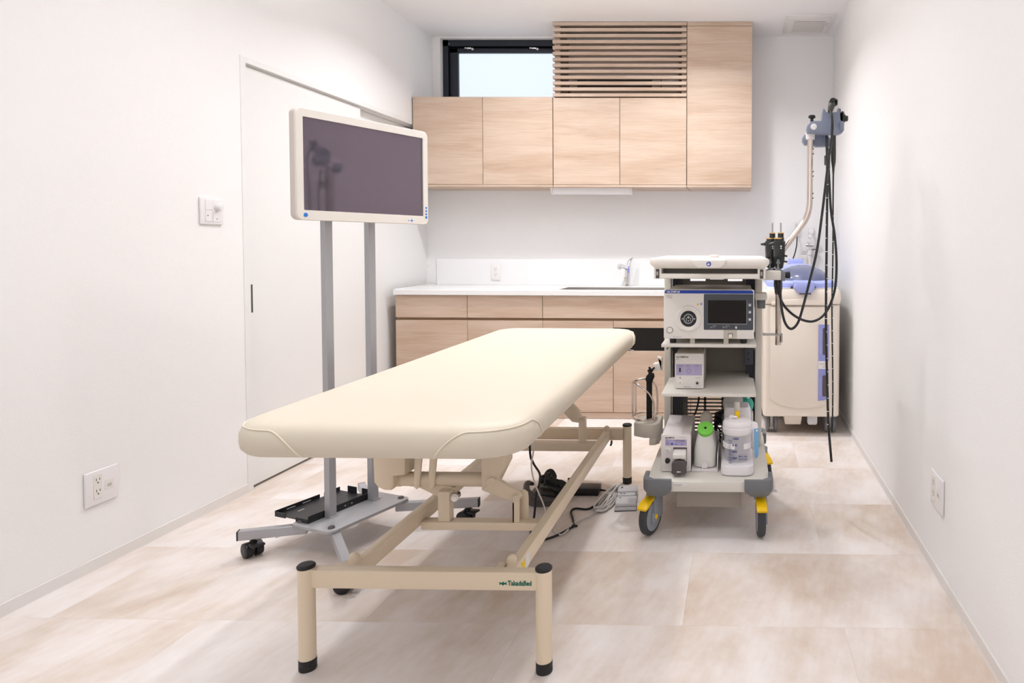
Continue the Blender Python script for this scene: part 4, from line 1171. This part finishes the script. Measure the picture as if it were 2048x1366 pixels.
part(sj, 'clamp_band', B().prism([(.006 + .060 * math.cos(R(a)), 2.765 + .060 * math.sin(R(a))) for a in range(180, 262, 8)] + [(.006 + .0565 * math.cos(R(a)), 2.765 + .0565 * math.sin(R(a))) for a in range(258, 178, -8)], .330, .352, 'z'), 'jarwhite')
part(sj, 'clamp_band', B().prism([(.006 + .060 * math.cos(R(a)), 2.765 + .060 * math.sin(R(a))) for a in range(296, 352, 8)] + [(.006 + .0565 * math.cos(R(a)), 2.765 + .0565 * math.sin(R(a))) for a in range(348, 294, -8)], .330, .352, 'z'), 'jarwhite')
part(sj, 'lid', B().lathe([(.0585, .385), (.0615, .389), (.0620, .411), (.0590, .4135), (.0605, .417), (.0600, .429), (.054, .440), (.030, .446), (.004, .447)], (.006, 2.765, 0), 40), 'jarwhite')
part(sj, 'lid_port', B().cyl((-.018, 2.76, .443), (-.018, 2.76, .458), .011, .010, 18).cyl((-.018, 2.745, .456), (.006, 2.735, .456), .0045, n=12), 'jarwhite')
part(sj, 'cap', B().prism(rrect(-.005, .016, 2.752, 2.775, .005), .446, .474, 'z', .004), 'yellow', 'small yellow cap')
part(sj, 'tube_stub', B().cyl((.004, 2.80, .43), (.004, 2.80, .505), .013, .012, 18), 'clear')
hd = part(sj, 'handle', B().prism([(.050, .430), (.075, .430), (.088, .423), (.0925, .408), (.0925, .30), (.087, .284), (.078, .284), (.074, .30), (.068, .395), (.055, .405)], 2.752, 2.778, 'y', .006), 'jarwhite')
part(hd, 'grip', B().prism([(.0735, .404), (.0935, .406), (.0938, .30), (.088, .283), (.080, .283), (.0765, .30)], 2.749, 2.762, 'y', .003), 'skyblue', 'sky blue grip')
part(hd, 'rivet', B().cyl((.086, 2.7475, .397), (.086, 2.750, .397), .0045, n=14), 'white_print')

nb = thing('oxygen_mask', 'clear face mask with teal valve heaped behind the suction jar', 'mask', (.03, 3.03, fz))
part(nb, 'mask_cup', B().sphere((-.010, 3.045, .44), .050, .040, .055, 12), 'clear')
part(nb, 'valve', B().sphere((.050, 3.04, .435), .030, .026, .036, 12).cyl((.050, 3.04, .46), (.030, 3.04, .485), .012, .010, 14), 'teal')
part(nb, 'stand', B().box(-.045, .078, 3.02, 3.075, fz, .405, .008), 'clear')
part(nb, 'hose', B().tube([(.05, 3.03, .46), (.068, 3.05, .50), (.078, 3.08, .53)], .006, 10), 'clear')
part(fp, 'power_cord', B().tube([(-.172, 3.24, .54), (-.174, 3.21, .47), (-.180, 3.18, .41), (-.186, 3.13, .385), (-.20, 3.055, .36)], .0042, 8), 'rubber', 'black power cord')
cc = B()
for i in range(7):
    a = i * .9
    cc.tube([(-.075 + .020 * math.cos(a) + .004 * i, 3.02 + .02 * math.sin(a), .25 + .02 * i), (-.095, 3.04, .32 + .012 * i), (-.066 + .006 * i, 3.06, .35 + .008 * i), (-.058, 3.03, .28 + .01 * i)], .0045, 8, 5, closed=True)
solo('coiled_cord', cc, 'rubber', 'bundled black cord stuffed between the bottle and suction unit', 'cord', (-.075, 3.04, fz))


# ================================================================ ENDOSCOPES
def scope(label, tube_pts, tube_r, cord_pts, conn_x, conn_y, conn_s, marks, kind):
    o = thing('endoscope', label, 'endoscope', (tube_pts[0][0], tube_pts[0][1], tube_pts[0][2]), group='endoscopes on the trolley hanger')
    part(o, 'insertion_tube', B().tube(tube_pts, tube_r, 12, 5), 'scope')
    part(o, 'universal_cord', B().tube(cord_pts, .0056, 14, 6), 'scope')
    mk = B()
    for (p, r_) in marks:
        mk.cyl((p[0], p[1], p[2] - .0013), (p[0], p[1], p[2] + .0013), r_, n=12)
    part(o, 'depth_marks', mk, 'white_print', 'white depth marks')
    cx, cy, s = conn_x, conn_y, conn_s
    bd = part(o, 'connector', B().lathe([(.010, 1.058), (.017, 1.062), (.024, 1.10), (.026, 1.14), (.026, 1.175), (.023, 1.178)], (cx, cy, 0), 20), 'scope')
    part(bd, 'connector_collar', B().cyl((cx, cy, 1.176), (cx, cy, 1.190), .021, n=20).cyl((cx + s * .006, cy, 1.190), (cx + s * .006, cy, 1.212), .013, n=18), 'scope')
    part(bd, 'contact_ring', B().cyl((cx - s * .004, cy - .004, 1.186), (cx - s * .004, cy - .004, 1.191), .0195, n=20).cyl((cx + s * .006, cy, 1.210), (cx + s * .006, cy, 1.214), .0135, n=18), 'gold')
    part(bd, 'light_guide', B().cyl((cx + s * .006, cy, 1.21), (cx + s * .006, cy, 1.256), .0036, n=12), 'rod')
    part(bd, 'port_marks', B().cyl((cx + .006, cy - .0262, 1.155), (cx + .006, cy - .024, 1.155), .0035, n=12).cyl((cx + .006, cy - .0262, 1.146), (cx + .006, cy - .024, 1.146), .003, n=12), 'white_print')
    part(bd, 'connector_nozzle', B().cyl((cx - s * .02, cy, 1.165), (cx - s * .045, cy, 1.163), .010, .004, 12).cyl((cx + s * .02, cy - .01, 1.115), (cx + s * .034, cy - .012, 1.112), .004, n=10).cyl((cx + s * .02, cy - .01, 1.09), (cx + s * .034, cy - .012, 1.088), .004, n=10), 'scope')
    part(bd, 'connector_foot', B().prism([(cx - .022, 1.052), (cx - .012, 1.058), (cx - .009, 1.078), (cx - .003, 1.078), (cx, 1.058), (cx + .018, 1.052)], cy - .034, cy - .022, 'y', .002)
         .cyl((cx - .006, cy - .034, 1.085), (cx - .006, cy - .022, 1.085), .008, n=14).cyl((cx - .006, cy - .036, 1.095), (cx - .006, cy - .022, 1.095), .005, n=12), 'bumper')
    if kind == 0:
        part(o, 'control_body', B().tube([(.392, 2.87, 1.722), (.397, 2.875, 1.745), (.405, 2.885, 1.765)], [.010, .014, .017], 14).cyl((.405, 2.868, 1.766), (.405, 2.905, 1.766), .0165, n=18, bev=.003), 'scopegrey')
        part(o, 'eyepiece', B().cyl((.400, 2.864, 1.770), (.400, 2.870, 1.770), .009, n=16).box(.408, .424, 2.868, 2.90, 1.752, 1.776, .004), 'black')
        part(o, 'biopsy_valve', B().cyl((.3835, 2.918, 1.545), (.3835, 2.918, 1.505), .0085, n=12).cyl((.397, 2.945, 1.545), (.397, 2.945, 1.495), .0075, n=12), 'scopegrey')
    else:
        part(o, 'grip', B().tube([(.418, 2.96, 1.72), (.419, 2.96, 1.64), (.420, 2.96, 1.56), (.4205, 2.96, 1.525), (.4205, 2.96, 1.498), (.4205, 2.96, 1.465)], [.0115, .0115, .0115, .0105, .006, .0035], 16, 4), 'scopegrey')
        part(o, 'angulation_wheel', B().lathe([(.006, 0), (.034, 0), (.036, .004), (.034, .011), (.006, .012)], n=11, M=Matrix.Translation((.437, 2.945, 1.716)) @ Matrix.Rotation(R(90), 4, 'Y') @ Matrix.Rotation(R(10), 4, 'X'))
             .lathe([(.006, 0), (.027, 0), (.029, .003), (.027, .009), (.006, .010)], n=11, M=Matrix.Translation((.451, 2.945, 1.712)) @ Matrix.Rotation(R(90), 4, 'Y')), 'scope')
        part(o, 'wheel_lock', B().cyl((.459, 2.945, 1.710), (.466, 2.945, 1.710), .018, n=16).cyl((.466, 2.945, 1.709), (.479, 2.945, 1.709), .013, .012, 14, .002), 'scopegrey')
    return o


tA = [(.384, 2.915, 1.61), (.386, 2.905, 1.50), (.3865, 2.90, 1.354), (.386, 2.90, 1.14), (.386, 2.90, .838), (.393, 2.90, .578), (.401, 2.90, .382), (.415, 2.90, .222)]
mA = [((.386 + (0 if z > .83 else (.83 - z) * .030), 2.90, z), .0056) for z in [1.42 - .0575 * i for i in range(20)] if z > .36]
cA = [(.392, 2.87, 1.732), (.398, 2.85, 1.69), (.397, 2.845, 1.62), (.384, 2.85, 1.518), (.361, 2.85, 1.308), (.339, 2.85, 1.14), (.310, 2.85, 1.013), (.284, 2.85, .907), (.261, 2.85, .832), (.232, 2.85, .805), (.206, 2.85, .832), (.191, 2.85, .896), (.186, 2.87, .97), (.183, 2.89, 1.06)]
scope('black endoscope with the thicker white-ringed tube, hanging in front', tA, .0055, cA, .183, 2.90, 1, mA, 0)
tB = [(.4205, 2.96, 1.47), (.4205, 2.96, 1.38), (.4215, 2.965, 1.30), (.4225, 2.965, 1.139), (.4205, 2.965, .872), (.427, 2.965, .558), (.427, 2.965, .335)]
mB = [((.4220 + (.0012 if z < .85 else 0) * (1 + (.85 - z) * 3), 2.964, z), .0036) for z in [1.40 - .056 * i for i in range(18)] if z > .42]
cB = [(.388, 2.955, 1.70), (.389, 2.95, 1.628), (.400, 2.95, 1.466), (.410, 2.95, 1.314), (.427, 2.95, 1.205), (.436, 2.95, 1.096), (.433, 2.95, .986), (.414, 2.95, .91), (.382, 2.945, .855), (.334, 2.935, .828), (.279, 2.92, .839), (.226, 2.905, .876), (.190, 2.90, .93), (.160, 2.90, 1.06)]
scope('black endoscope with the thin tube and side control wheels on the hanger', tB, .0034, cB, .150, 2.955, 1, mB, 1)

# ================================================================ ENDOSCOPE WASHER IN THE RIGHT CORNER
ws = thing('endoscope_washer', 'beige endoscope washing machine with periwinkle lid in the far right corner', 'washer', (.395, 4.4, 0))
part(ws, 'body', B().slab(.164, .628, 4.070, 4.76, .03, [(.008, .118), (0, .126), (0, .795), (.004, .799)], 6), 'washer')
part(ws, 'upper_body', B().slab(.164, .632, 4.058, 4.76, .035, [(.010, .803), (.003, .808), (-.002, .835), (0, .87), (.010, .892), (.035, .900)], 6), 'washer')
part(ws, 'front_bulge', B().prism([(.210, .80), (.575, .80), (.575, .815), (.50, .832), (.395, .838), (.29, .832), (.210, .815)], 4.049, 4.062, 'y', .003), 'washer')
part(ws, 'door', B().prism([(.205, .79), (.205, .235), (.225, .212), (.27, .190), (.33, .176), (.395, .172), (.46, .176), (.52, .190), (.575, .21), (.575, .79)], 4.058, 4.072, 'y', .005), 'washer')
gp = part(ws, 'gauge_panel', B().prism([(.496, .220), (.532, .224), (.558, .235), (.558, .683), (.496, .683)], 4.052, 4.060, 'y', .002), 'perid')
part(gp, 'gauge_window', B().prism(rrect(.521, .546, .50, .664, .008), 4.050, 4.053, 'y'), 'charcoal')
part(gp, 'gauge_window', B().prism(rrect(.521, .546, .248, .376, .008), 4.050, 4.053, 'y'), 'charcoal')
part(gp, 'gauge_label', B().box(.496, .558, 4.0505, 4.0525, .415, .462), 'unit')
part(gp, 'label_text', B().text('ALCOHOL', .011, TX(.502, 4.0502, .442), .0003).text('60%', .011, TX(.52, 4.0502, .425), .0003), 'grey_print')
sc2 = B()
for i in range(16):
    sc2.box(.505, .511 if i % 2 else .514, 4.0510, 4.0522, .51 + i * .009, .5112 + i * .009)
for i in range(12):
    sc2.box(.505, .511 if i % 2 else .514, 4.0510, 4.0522, .258 + i * .009, .2592 + i * .009)
part(gp, 'gauge_scale', sc2, 'white_print')
lid = part(ws, 'lid', B().slab(.190, .625, 4.085, 4.70, .16, [(.02, .897), (.004, .900), (0, .912), (.004, .930), (.014, .938), (.05, .942)], 10), 'peri')
part(lid, 'hood', B().sphere((.408, 4.44, .930), .188, .26, .112, 14, zmin=0), 'peri')
part(lid, 'dome', B().sphere((.418, 4.385, .936), .176, .25, .100, 14, zmin=0), 'dome')
part(lid, 'lid_handle', B().box(.352, .452, 4.58, 4.66, .99, 1.068, .006), 'peri')
part(lid, 'latch', B().prism([(.352, .942), (.46, .942), (.47, .905), (.448, .87), (.375, .87), (.345, .905)], 4.030, 4.085, 'y', .008).box(.345, .465, 4.06, 4.16, .925, .946, .006), 'peri')
part(lid, 'latch_button', B().box(.376, .446, 4.026, 4.032, .866, .874, .001).cyl((.335, 4.075, .905), (.335, 4.09, .905), .008, n=12).cyl((.472, 4.075, .905), (.472, 4.09, .905), .008, n=12), 'charcoal')
part(ws, 'deck', B().slab(.178, .620, 4.075, 4.72, .06, [(.0, .897), (.0, .902)], 6), 'plate')
part(ws, 'drip_tray', B().box(.295, .405, 4.10, 4.45, .058, .120, .006, taper=.9), 'washer')
part(ws, 'foot_pedal', B().prism([(.437, .118), (.437, .075), (.444, .064), (.49, .064), (.497, .075), (.497, .118)], 4.09, 4.13, 'y', .004), 'pedalgrey')
for wx, wy in ((.222, 4.19), (.582, 4.19), (.222, 4.66), (.582, 4.66)):
    k = part(ws, 'caster', B().box(wx - .012, wx + .012, wy - .026, wy + .02, .028, .118, .003), 'rod')
    for s in (-1, 1):
        part(k, 'wheel', B().lathe([(.008, -.009), (.040, -.011), (.048, -.008), (.050, 0), (.048, .008), (.040, .011), (.008, .009)], n=28, M=Matrix.Translation((wx + s * .025, wy - .012, .0502)) @ Matrix.Rotation(R(90), 4, 'Y')), 'bumper')
wc = thing('washer_cord', 'black power cord rising from the washer lid to the back wall outlet', 'cord', (.43, 4.95, 1.2))
part(wc, 'plug', B().box(.432, .456, 5.005, 5.0265, 1.262, 1.284, .003).cyl((.444, 5.01, 1.264), (.444, 5.0, 1.245), .006, n=10), 'black')
part(wc, 'cable', B().tube([(.444, 5.002, 1.25), (.444, 4.975, 1.22), (.440, 4.96, 1.16), (.425, 4.93, 1.10), (.408, 4.88, 1.06), (.40, 4.82, 1.0), (.40, 4.78, .90)], .0045, 8), 'rubber')
wt = thing('water_tap', 'chrome wall water tap with hanging paper tag behind the washer', 'tap', (.54, 5.0, 1.1))
part(wt, 'wall_flange', B().cyl((.555, YB, 1.275), (.555, YB - .02, 1.275), .026, .02, 24, .003).cyl((.555, YB - .02, 1.275), (.545, 4.97, 1.262), .010, n=14), 'plate')
part(wt, 'tap_body', B().tube([(.548, 4.975, 1.27), (.535, 4.965, 1.25), (.537, 4.965, 1.22), (.538, 4.965, 1.13)], .008, 10).sphere((.538, 4.965, 1.215), .012).cyl((.508, 4.965, 1.165), (.568, 4.965, 1.165), .016, n=16, bev=.003).cyl((.538, 4.965, 1.15), (.538, 4.965, 1.118), .014, .012, 14).cyl((.538, 4.95, 1.232), (.538, 4.98, 1.232), .013, n=8), 'chrome')
part(wt, 'handle', B().cyl((.546, 4.955, 1.262), (.546, 4.935, 1.262), .020, .018, 20, .003), 'plate')
part(wt, 'supply_pipe', B().tube([(.538, 4.965, 1.125), (.538, 4.965, 1.08), (.542, 4.965, .95), (.545, 4.95, .80)], .011, 12).cyl((.538, 4.965, 1.09), (.538, 4.965, 1.12), .016, n=14), 'ivory')
part(wt, 'paper_tag', B().prism([(.470, 1.082), (.498, 1.140), (.540, 1.120), (.512, 1.062)], 4.984, 4.985, 'y').prism([(.552, 1.075), (.542, 1.125), (.585, 1.150), (.598, 1.115)], 4.984, 4.985, 'y'), 'plate')
part(wt, 'tag_text', B().box(.476, .515, 4.9832, 4.9842, 1.094, 1.097, 0, 1, None).box(.482, .520, 4.9832, 4.9842, 1.104, 1.107).box(.487, .524, 4.9832, 4.9842, 1.114, 1.117).box(.556, .585, 4.9832, 4.9842, 1.126, 1.134), 'grey_print')

# ================================================================ ON THE FLOOR
hp = thing('guarded_foot_switch', 'charcoal round foot switch with guard rim under the bed', 'foot switch', (-.85, 3.03, 0))
part(hp, 'base', B().slab(-.945, -.775, 2.925, 3.17, .075, [(.004, 0), (0, .004), (.004, .022), (.018, .030), (.04, .034)], 10), 'charcoal')
part(hp, 'guard_rim', B().tube([(-.80, 2.925, .030), (-.87, 2.912, .045), (-.925, 2.945, .062), (-.945, 3.01, .075), (-.935, 3.06, .055)], [.010, .014, .015, .013, .008], 12, 6), 'charcoal')
part(hp, 'pedal', B().slab(-.915, -.80, 2.95, 3.06, .03, [(.004, .030), (0, .036), (.008, .044), (.03, .046)], 6), 'black')
part(hp, 'pedal_lip', B().box(-.785, -.760, 3.10, 3.108, .03, .07, .003), 'charcoal')
cb = B()
for i in range(11):
    f = i / 10
    w = .018 * math.sin(i * 2.1)
    cb.tube([(-.912 + .01 * f, 3.085 + w * .5, .062 + .010 * math.cos(i * 1.7)), (-.885, 3.075 + w, .078 + .012 * math.cos(i)), (-.845, 3.045 + .03 * f + w * .6, .070 + .012 * math.sin(i)),
             (-.80, 3.02 + .04 * f, .060 + .012 * math.cos(i * 1.3)), (-.772, 2.99 + .05 * f, .050 + .006 * f), (-.80, 2.985 + .04 * f, .050), (-.85, 3.02 + .035 * f, .058), (-.895, 3.06 + .03 * f, .056)], .0042, 7, 4, closed=True)
for i in range(4):
    cb.tube([(-.905, 3.10 + .006 * i, .055), (-.890, 3.110 + .006 * i, .076 + .005 * i), (-.862, 3.105 + .006 * i, .084 + .005 * i), (-.840, 3.085 + .006 * i, .070), (-.87, 3.07, .065)], .0042, 7, 4, closed=True)
cb.tube([(-.872, 3.02, .06), (-.868, 3.04, .098), (-.866, 3.075, .10), (-.866, 3.10, .06)], .005, 8, 4)
solo('cord_bundle', cb, 'rubber', 'tied bundle of black cord lying on the charcoal foot switch', 'cord', (-.83, 3.05, .04))
ad_ = thing('power_adapter', 'black brick power adapter on the floor under the bed', 'adapter', (-.695, 3.10, 0))
part(ad_, 'brick', B().box(-.752, -.634, 3.062, 3.138, 0, .034, .003), 'black')
part(ad_, 'strain_relief', B().cyl((-.634, 3.095, .017), (-.608, 3.094, .015), .006, .0035, 10), 'rubber')
part(ad_, 'strain_relief', B().cyl((-.752, 3.09, .017), (-.775, 3.09, .013), .006, .0035, 10), 'rubber')
part(ad_, 'output_cord', B().tube([(-.61, 3.094, .015), (-.590, 3.085, .013), (-.570, 3.06, .006), (-.560, 3.03, .004)], .003, 8), 'rubber')
gs = thing('double_foot_switch', 'pale grey two-step foot switch on the floor by the trolley wheel', 'foot switch', (-.495, 2.98, 0))
Mg = Matrix.Translation((-.490, 2.985, 0)) @ Matrix.Rotation(R(6), 4, 'Z')
part(gs, 'base', B().box(-.045, .047, -.098, .098, .002, .018, .003, 2, Mg), 'pedalgrey')
part(gs, 'rubber_mat', B().box(-.046, .048, -.099, .099, 0, .003, .001, 1, Mg), 'rubber')
part(gs, 'lower_pedal', B().box(-.044, .046, -.096, -.012, .019, .036, .005, 3, Mg), 'pedalgrey')
part(gs, 'middle_block', B().box(-.042, .040, -.010, .022, .018, .040, .004, 2, Mg), 'pedalgrey')
part(gs, 'upper_pedal', B().box(-.044, .046, .024, .096, .019, .046, .005, 3, Mg), 'pedalgrey')
part(gs, 'pedal_symbol', B().box(-.030, -.022, -.035, -.028, .0358, .0366, 0, 1, Mg).box(-.028, -.020, .003, .010, .0398, .0406, 0, 1, Mg).box(-.014, -.006, .003, .010, .0398, .0406, 0, 1, Mg).box(-.028, -.020, .060, .075, .0458, .0466, 0, 1, Mg), 'dark_print')
gc = B()
rg = random.Random(5)
for i in range(8):
    f = i / 7
    jx = lambda a=.012: (rg.random() - .5) * 2 * a
    gc.tube([(-.605 + jx(), 2.88 + jx(.015), .006 + .003 * i), (-.604 + jx(), 2.93 + jx(), .010 + .005 * i), (-.572 + jx(.01), 3.00 + jx(.02), .018 + .005 * i), (-.548 + jx(.008), 3.07 + jx(.02), .026 + .004 * i),
             (-.546 + jx(.008), 3.02 + jx(.015), .018 + .005 * i), (-.552 + jx(.01), 2.94 + jx(.015), .012 + .005 * i), (-.574 + jx(), 2.875 + jx(.01), .006 + .003 * i)], .0033, 7, 4, closed=True)
gc.tube([(-.585, 2.975, .01), (-.58, 2.965, .045), (-.555, 2.965, .05), (-.545, 2.98, .02)], .0034, 7, 4)
gc.tube([(-.560, 3.10, .035), (-.545, 3.05, .05), (-.53, 3.11, .052), (-.545, 3.09, .05)], .003, 7, 4)
solo('grey_cable_coil', gc, 'cablegrey', 'loose coil of pale grey cable beside the grey foot switch', 'cable', (-.58, 2.97, 0))
solo('grey_cable', B().tube([(-.788, 2.62, .62), (-.790, 2.60, .375), (-.800, 2.60, .296), (-.788, 2.60, .226), (-.768, 2.65, .12), (-.770, 2.70, .05), (-.768, 2.74, .012), (-.755, 2.74, .006), (-.734, 2.678, .0058), (-.697, 2.632, .0058), (-.681, 2.66, .0058), (-.667, 2.753, .0058), (-.619, 2.822, .0058), (-.592, 2.89, .008)], .0032, 8), 'cablegrey',
     'pale grey cable dropping from under the bed to the coil', 'cable', (-.77, 2.7, 0))
bc = thing('black_floor_cord', 'black mains cord winding over the floor under the bed', 'cord', (-.69, 2.8, 0))
part(bc, 'cable', B().tube([(-.80, 2.53, .005), (-.761, 2.576, .0048), (-.707, 2.631, .0048), (-.672, 2.70, .0048), (-.664, 2.716, .0048), (-.672, 2.75, .0048), (-.690, 2.804, .0048), (-.712, 2.870, .0048), (-.700, 2.903, .0048), (-.647, 2.897, .0048), (-.618, 2.95, .0048)], .0045, 8), 'rubber')
part(bc, 'cord_tie', B().box(-.672, -.648, 2.715, 2.722, .001, .010, .002), 'rubber')
part(bc, 'plug', B().tube([(-.618, 2.95, .008), (-.606, 2.985, .010), (-.598, 3.01, .010)], [.007, .010, .010], 10), 'rubber')
solo('black_drop_cord', B().tube([(-.840, 2.72, .62), (-.837, 2.70, .334), (-.824, 2.70, .273), (-.797, 2.70, .226), (-.800, 2.70, .18), (-.811, 2.70, .149), (-.821, 2.70, .05), (-.822, 2.66, .006), (-.80, 2.58, .0048)], .0046, 8), 'rubber',
     'black cord hanging from the bed frame down to the floor', 'cord', (-.82, 2.7, 0))

for o in bpy.data.objects:
    if '_r' in o:
        del o['_r']
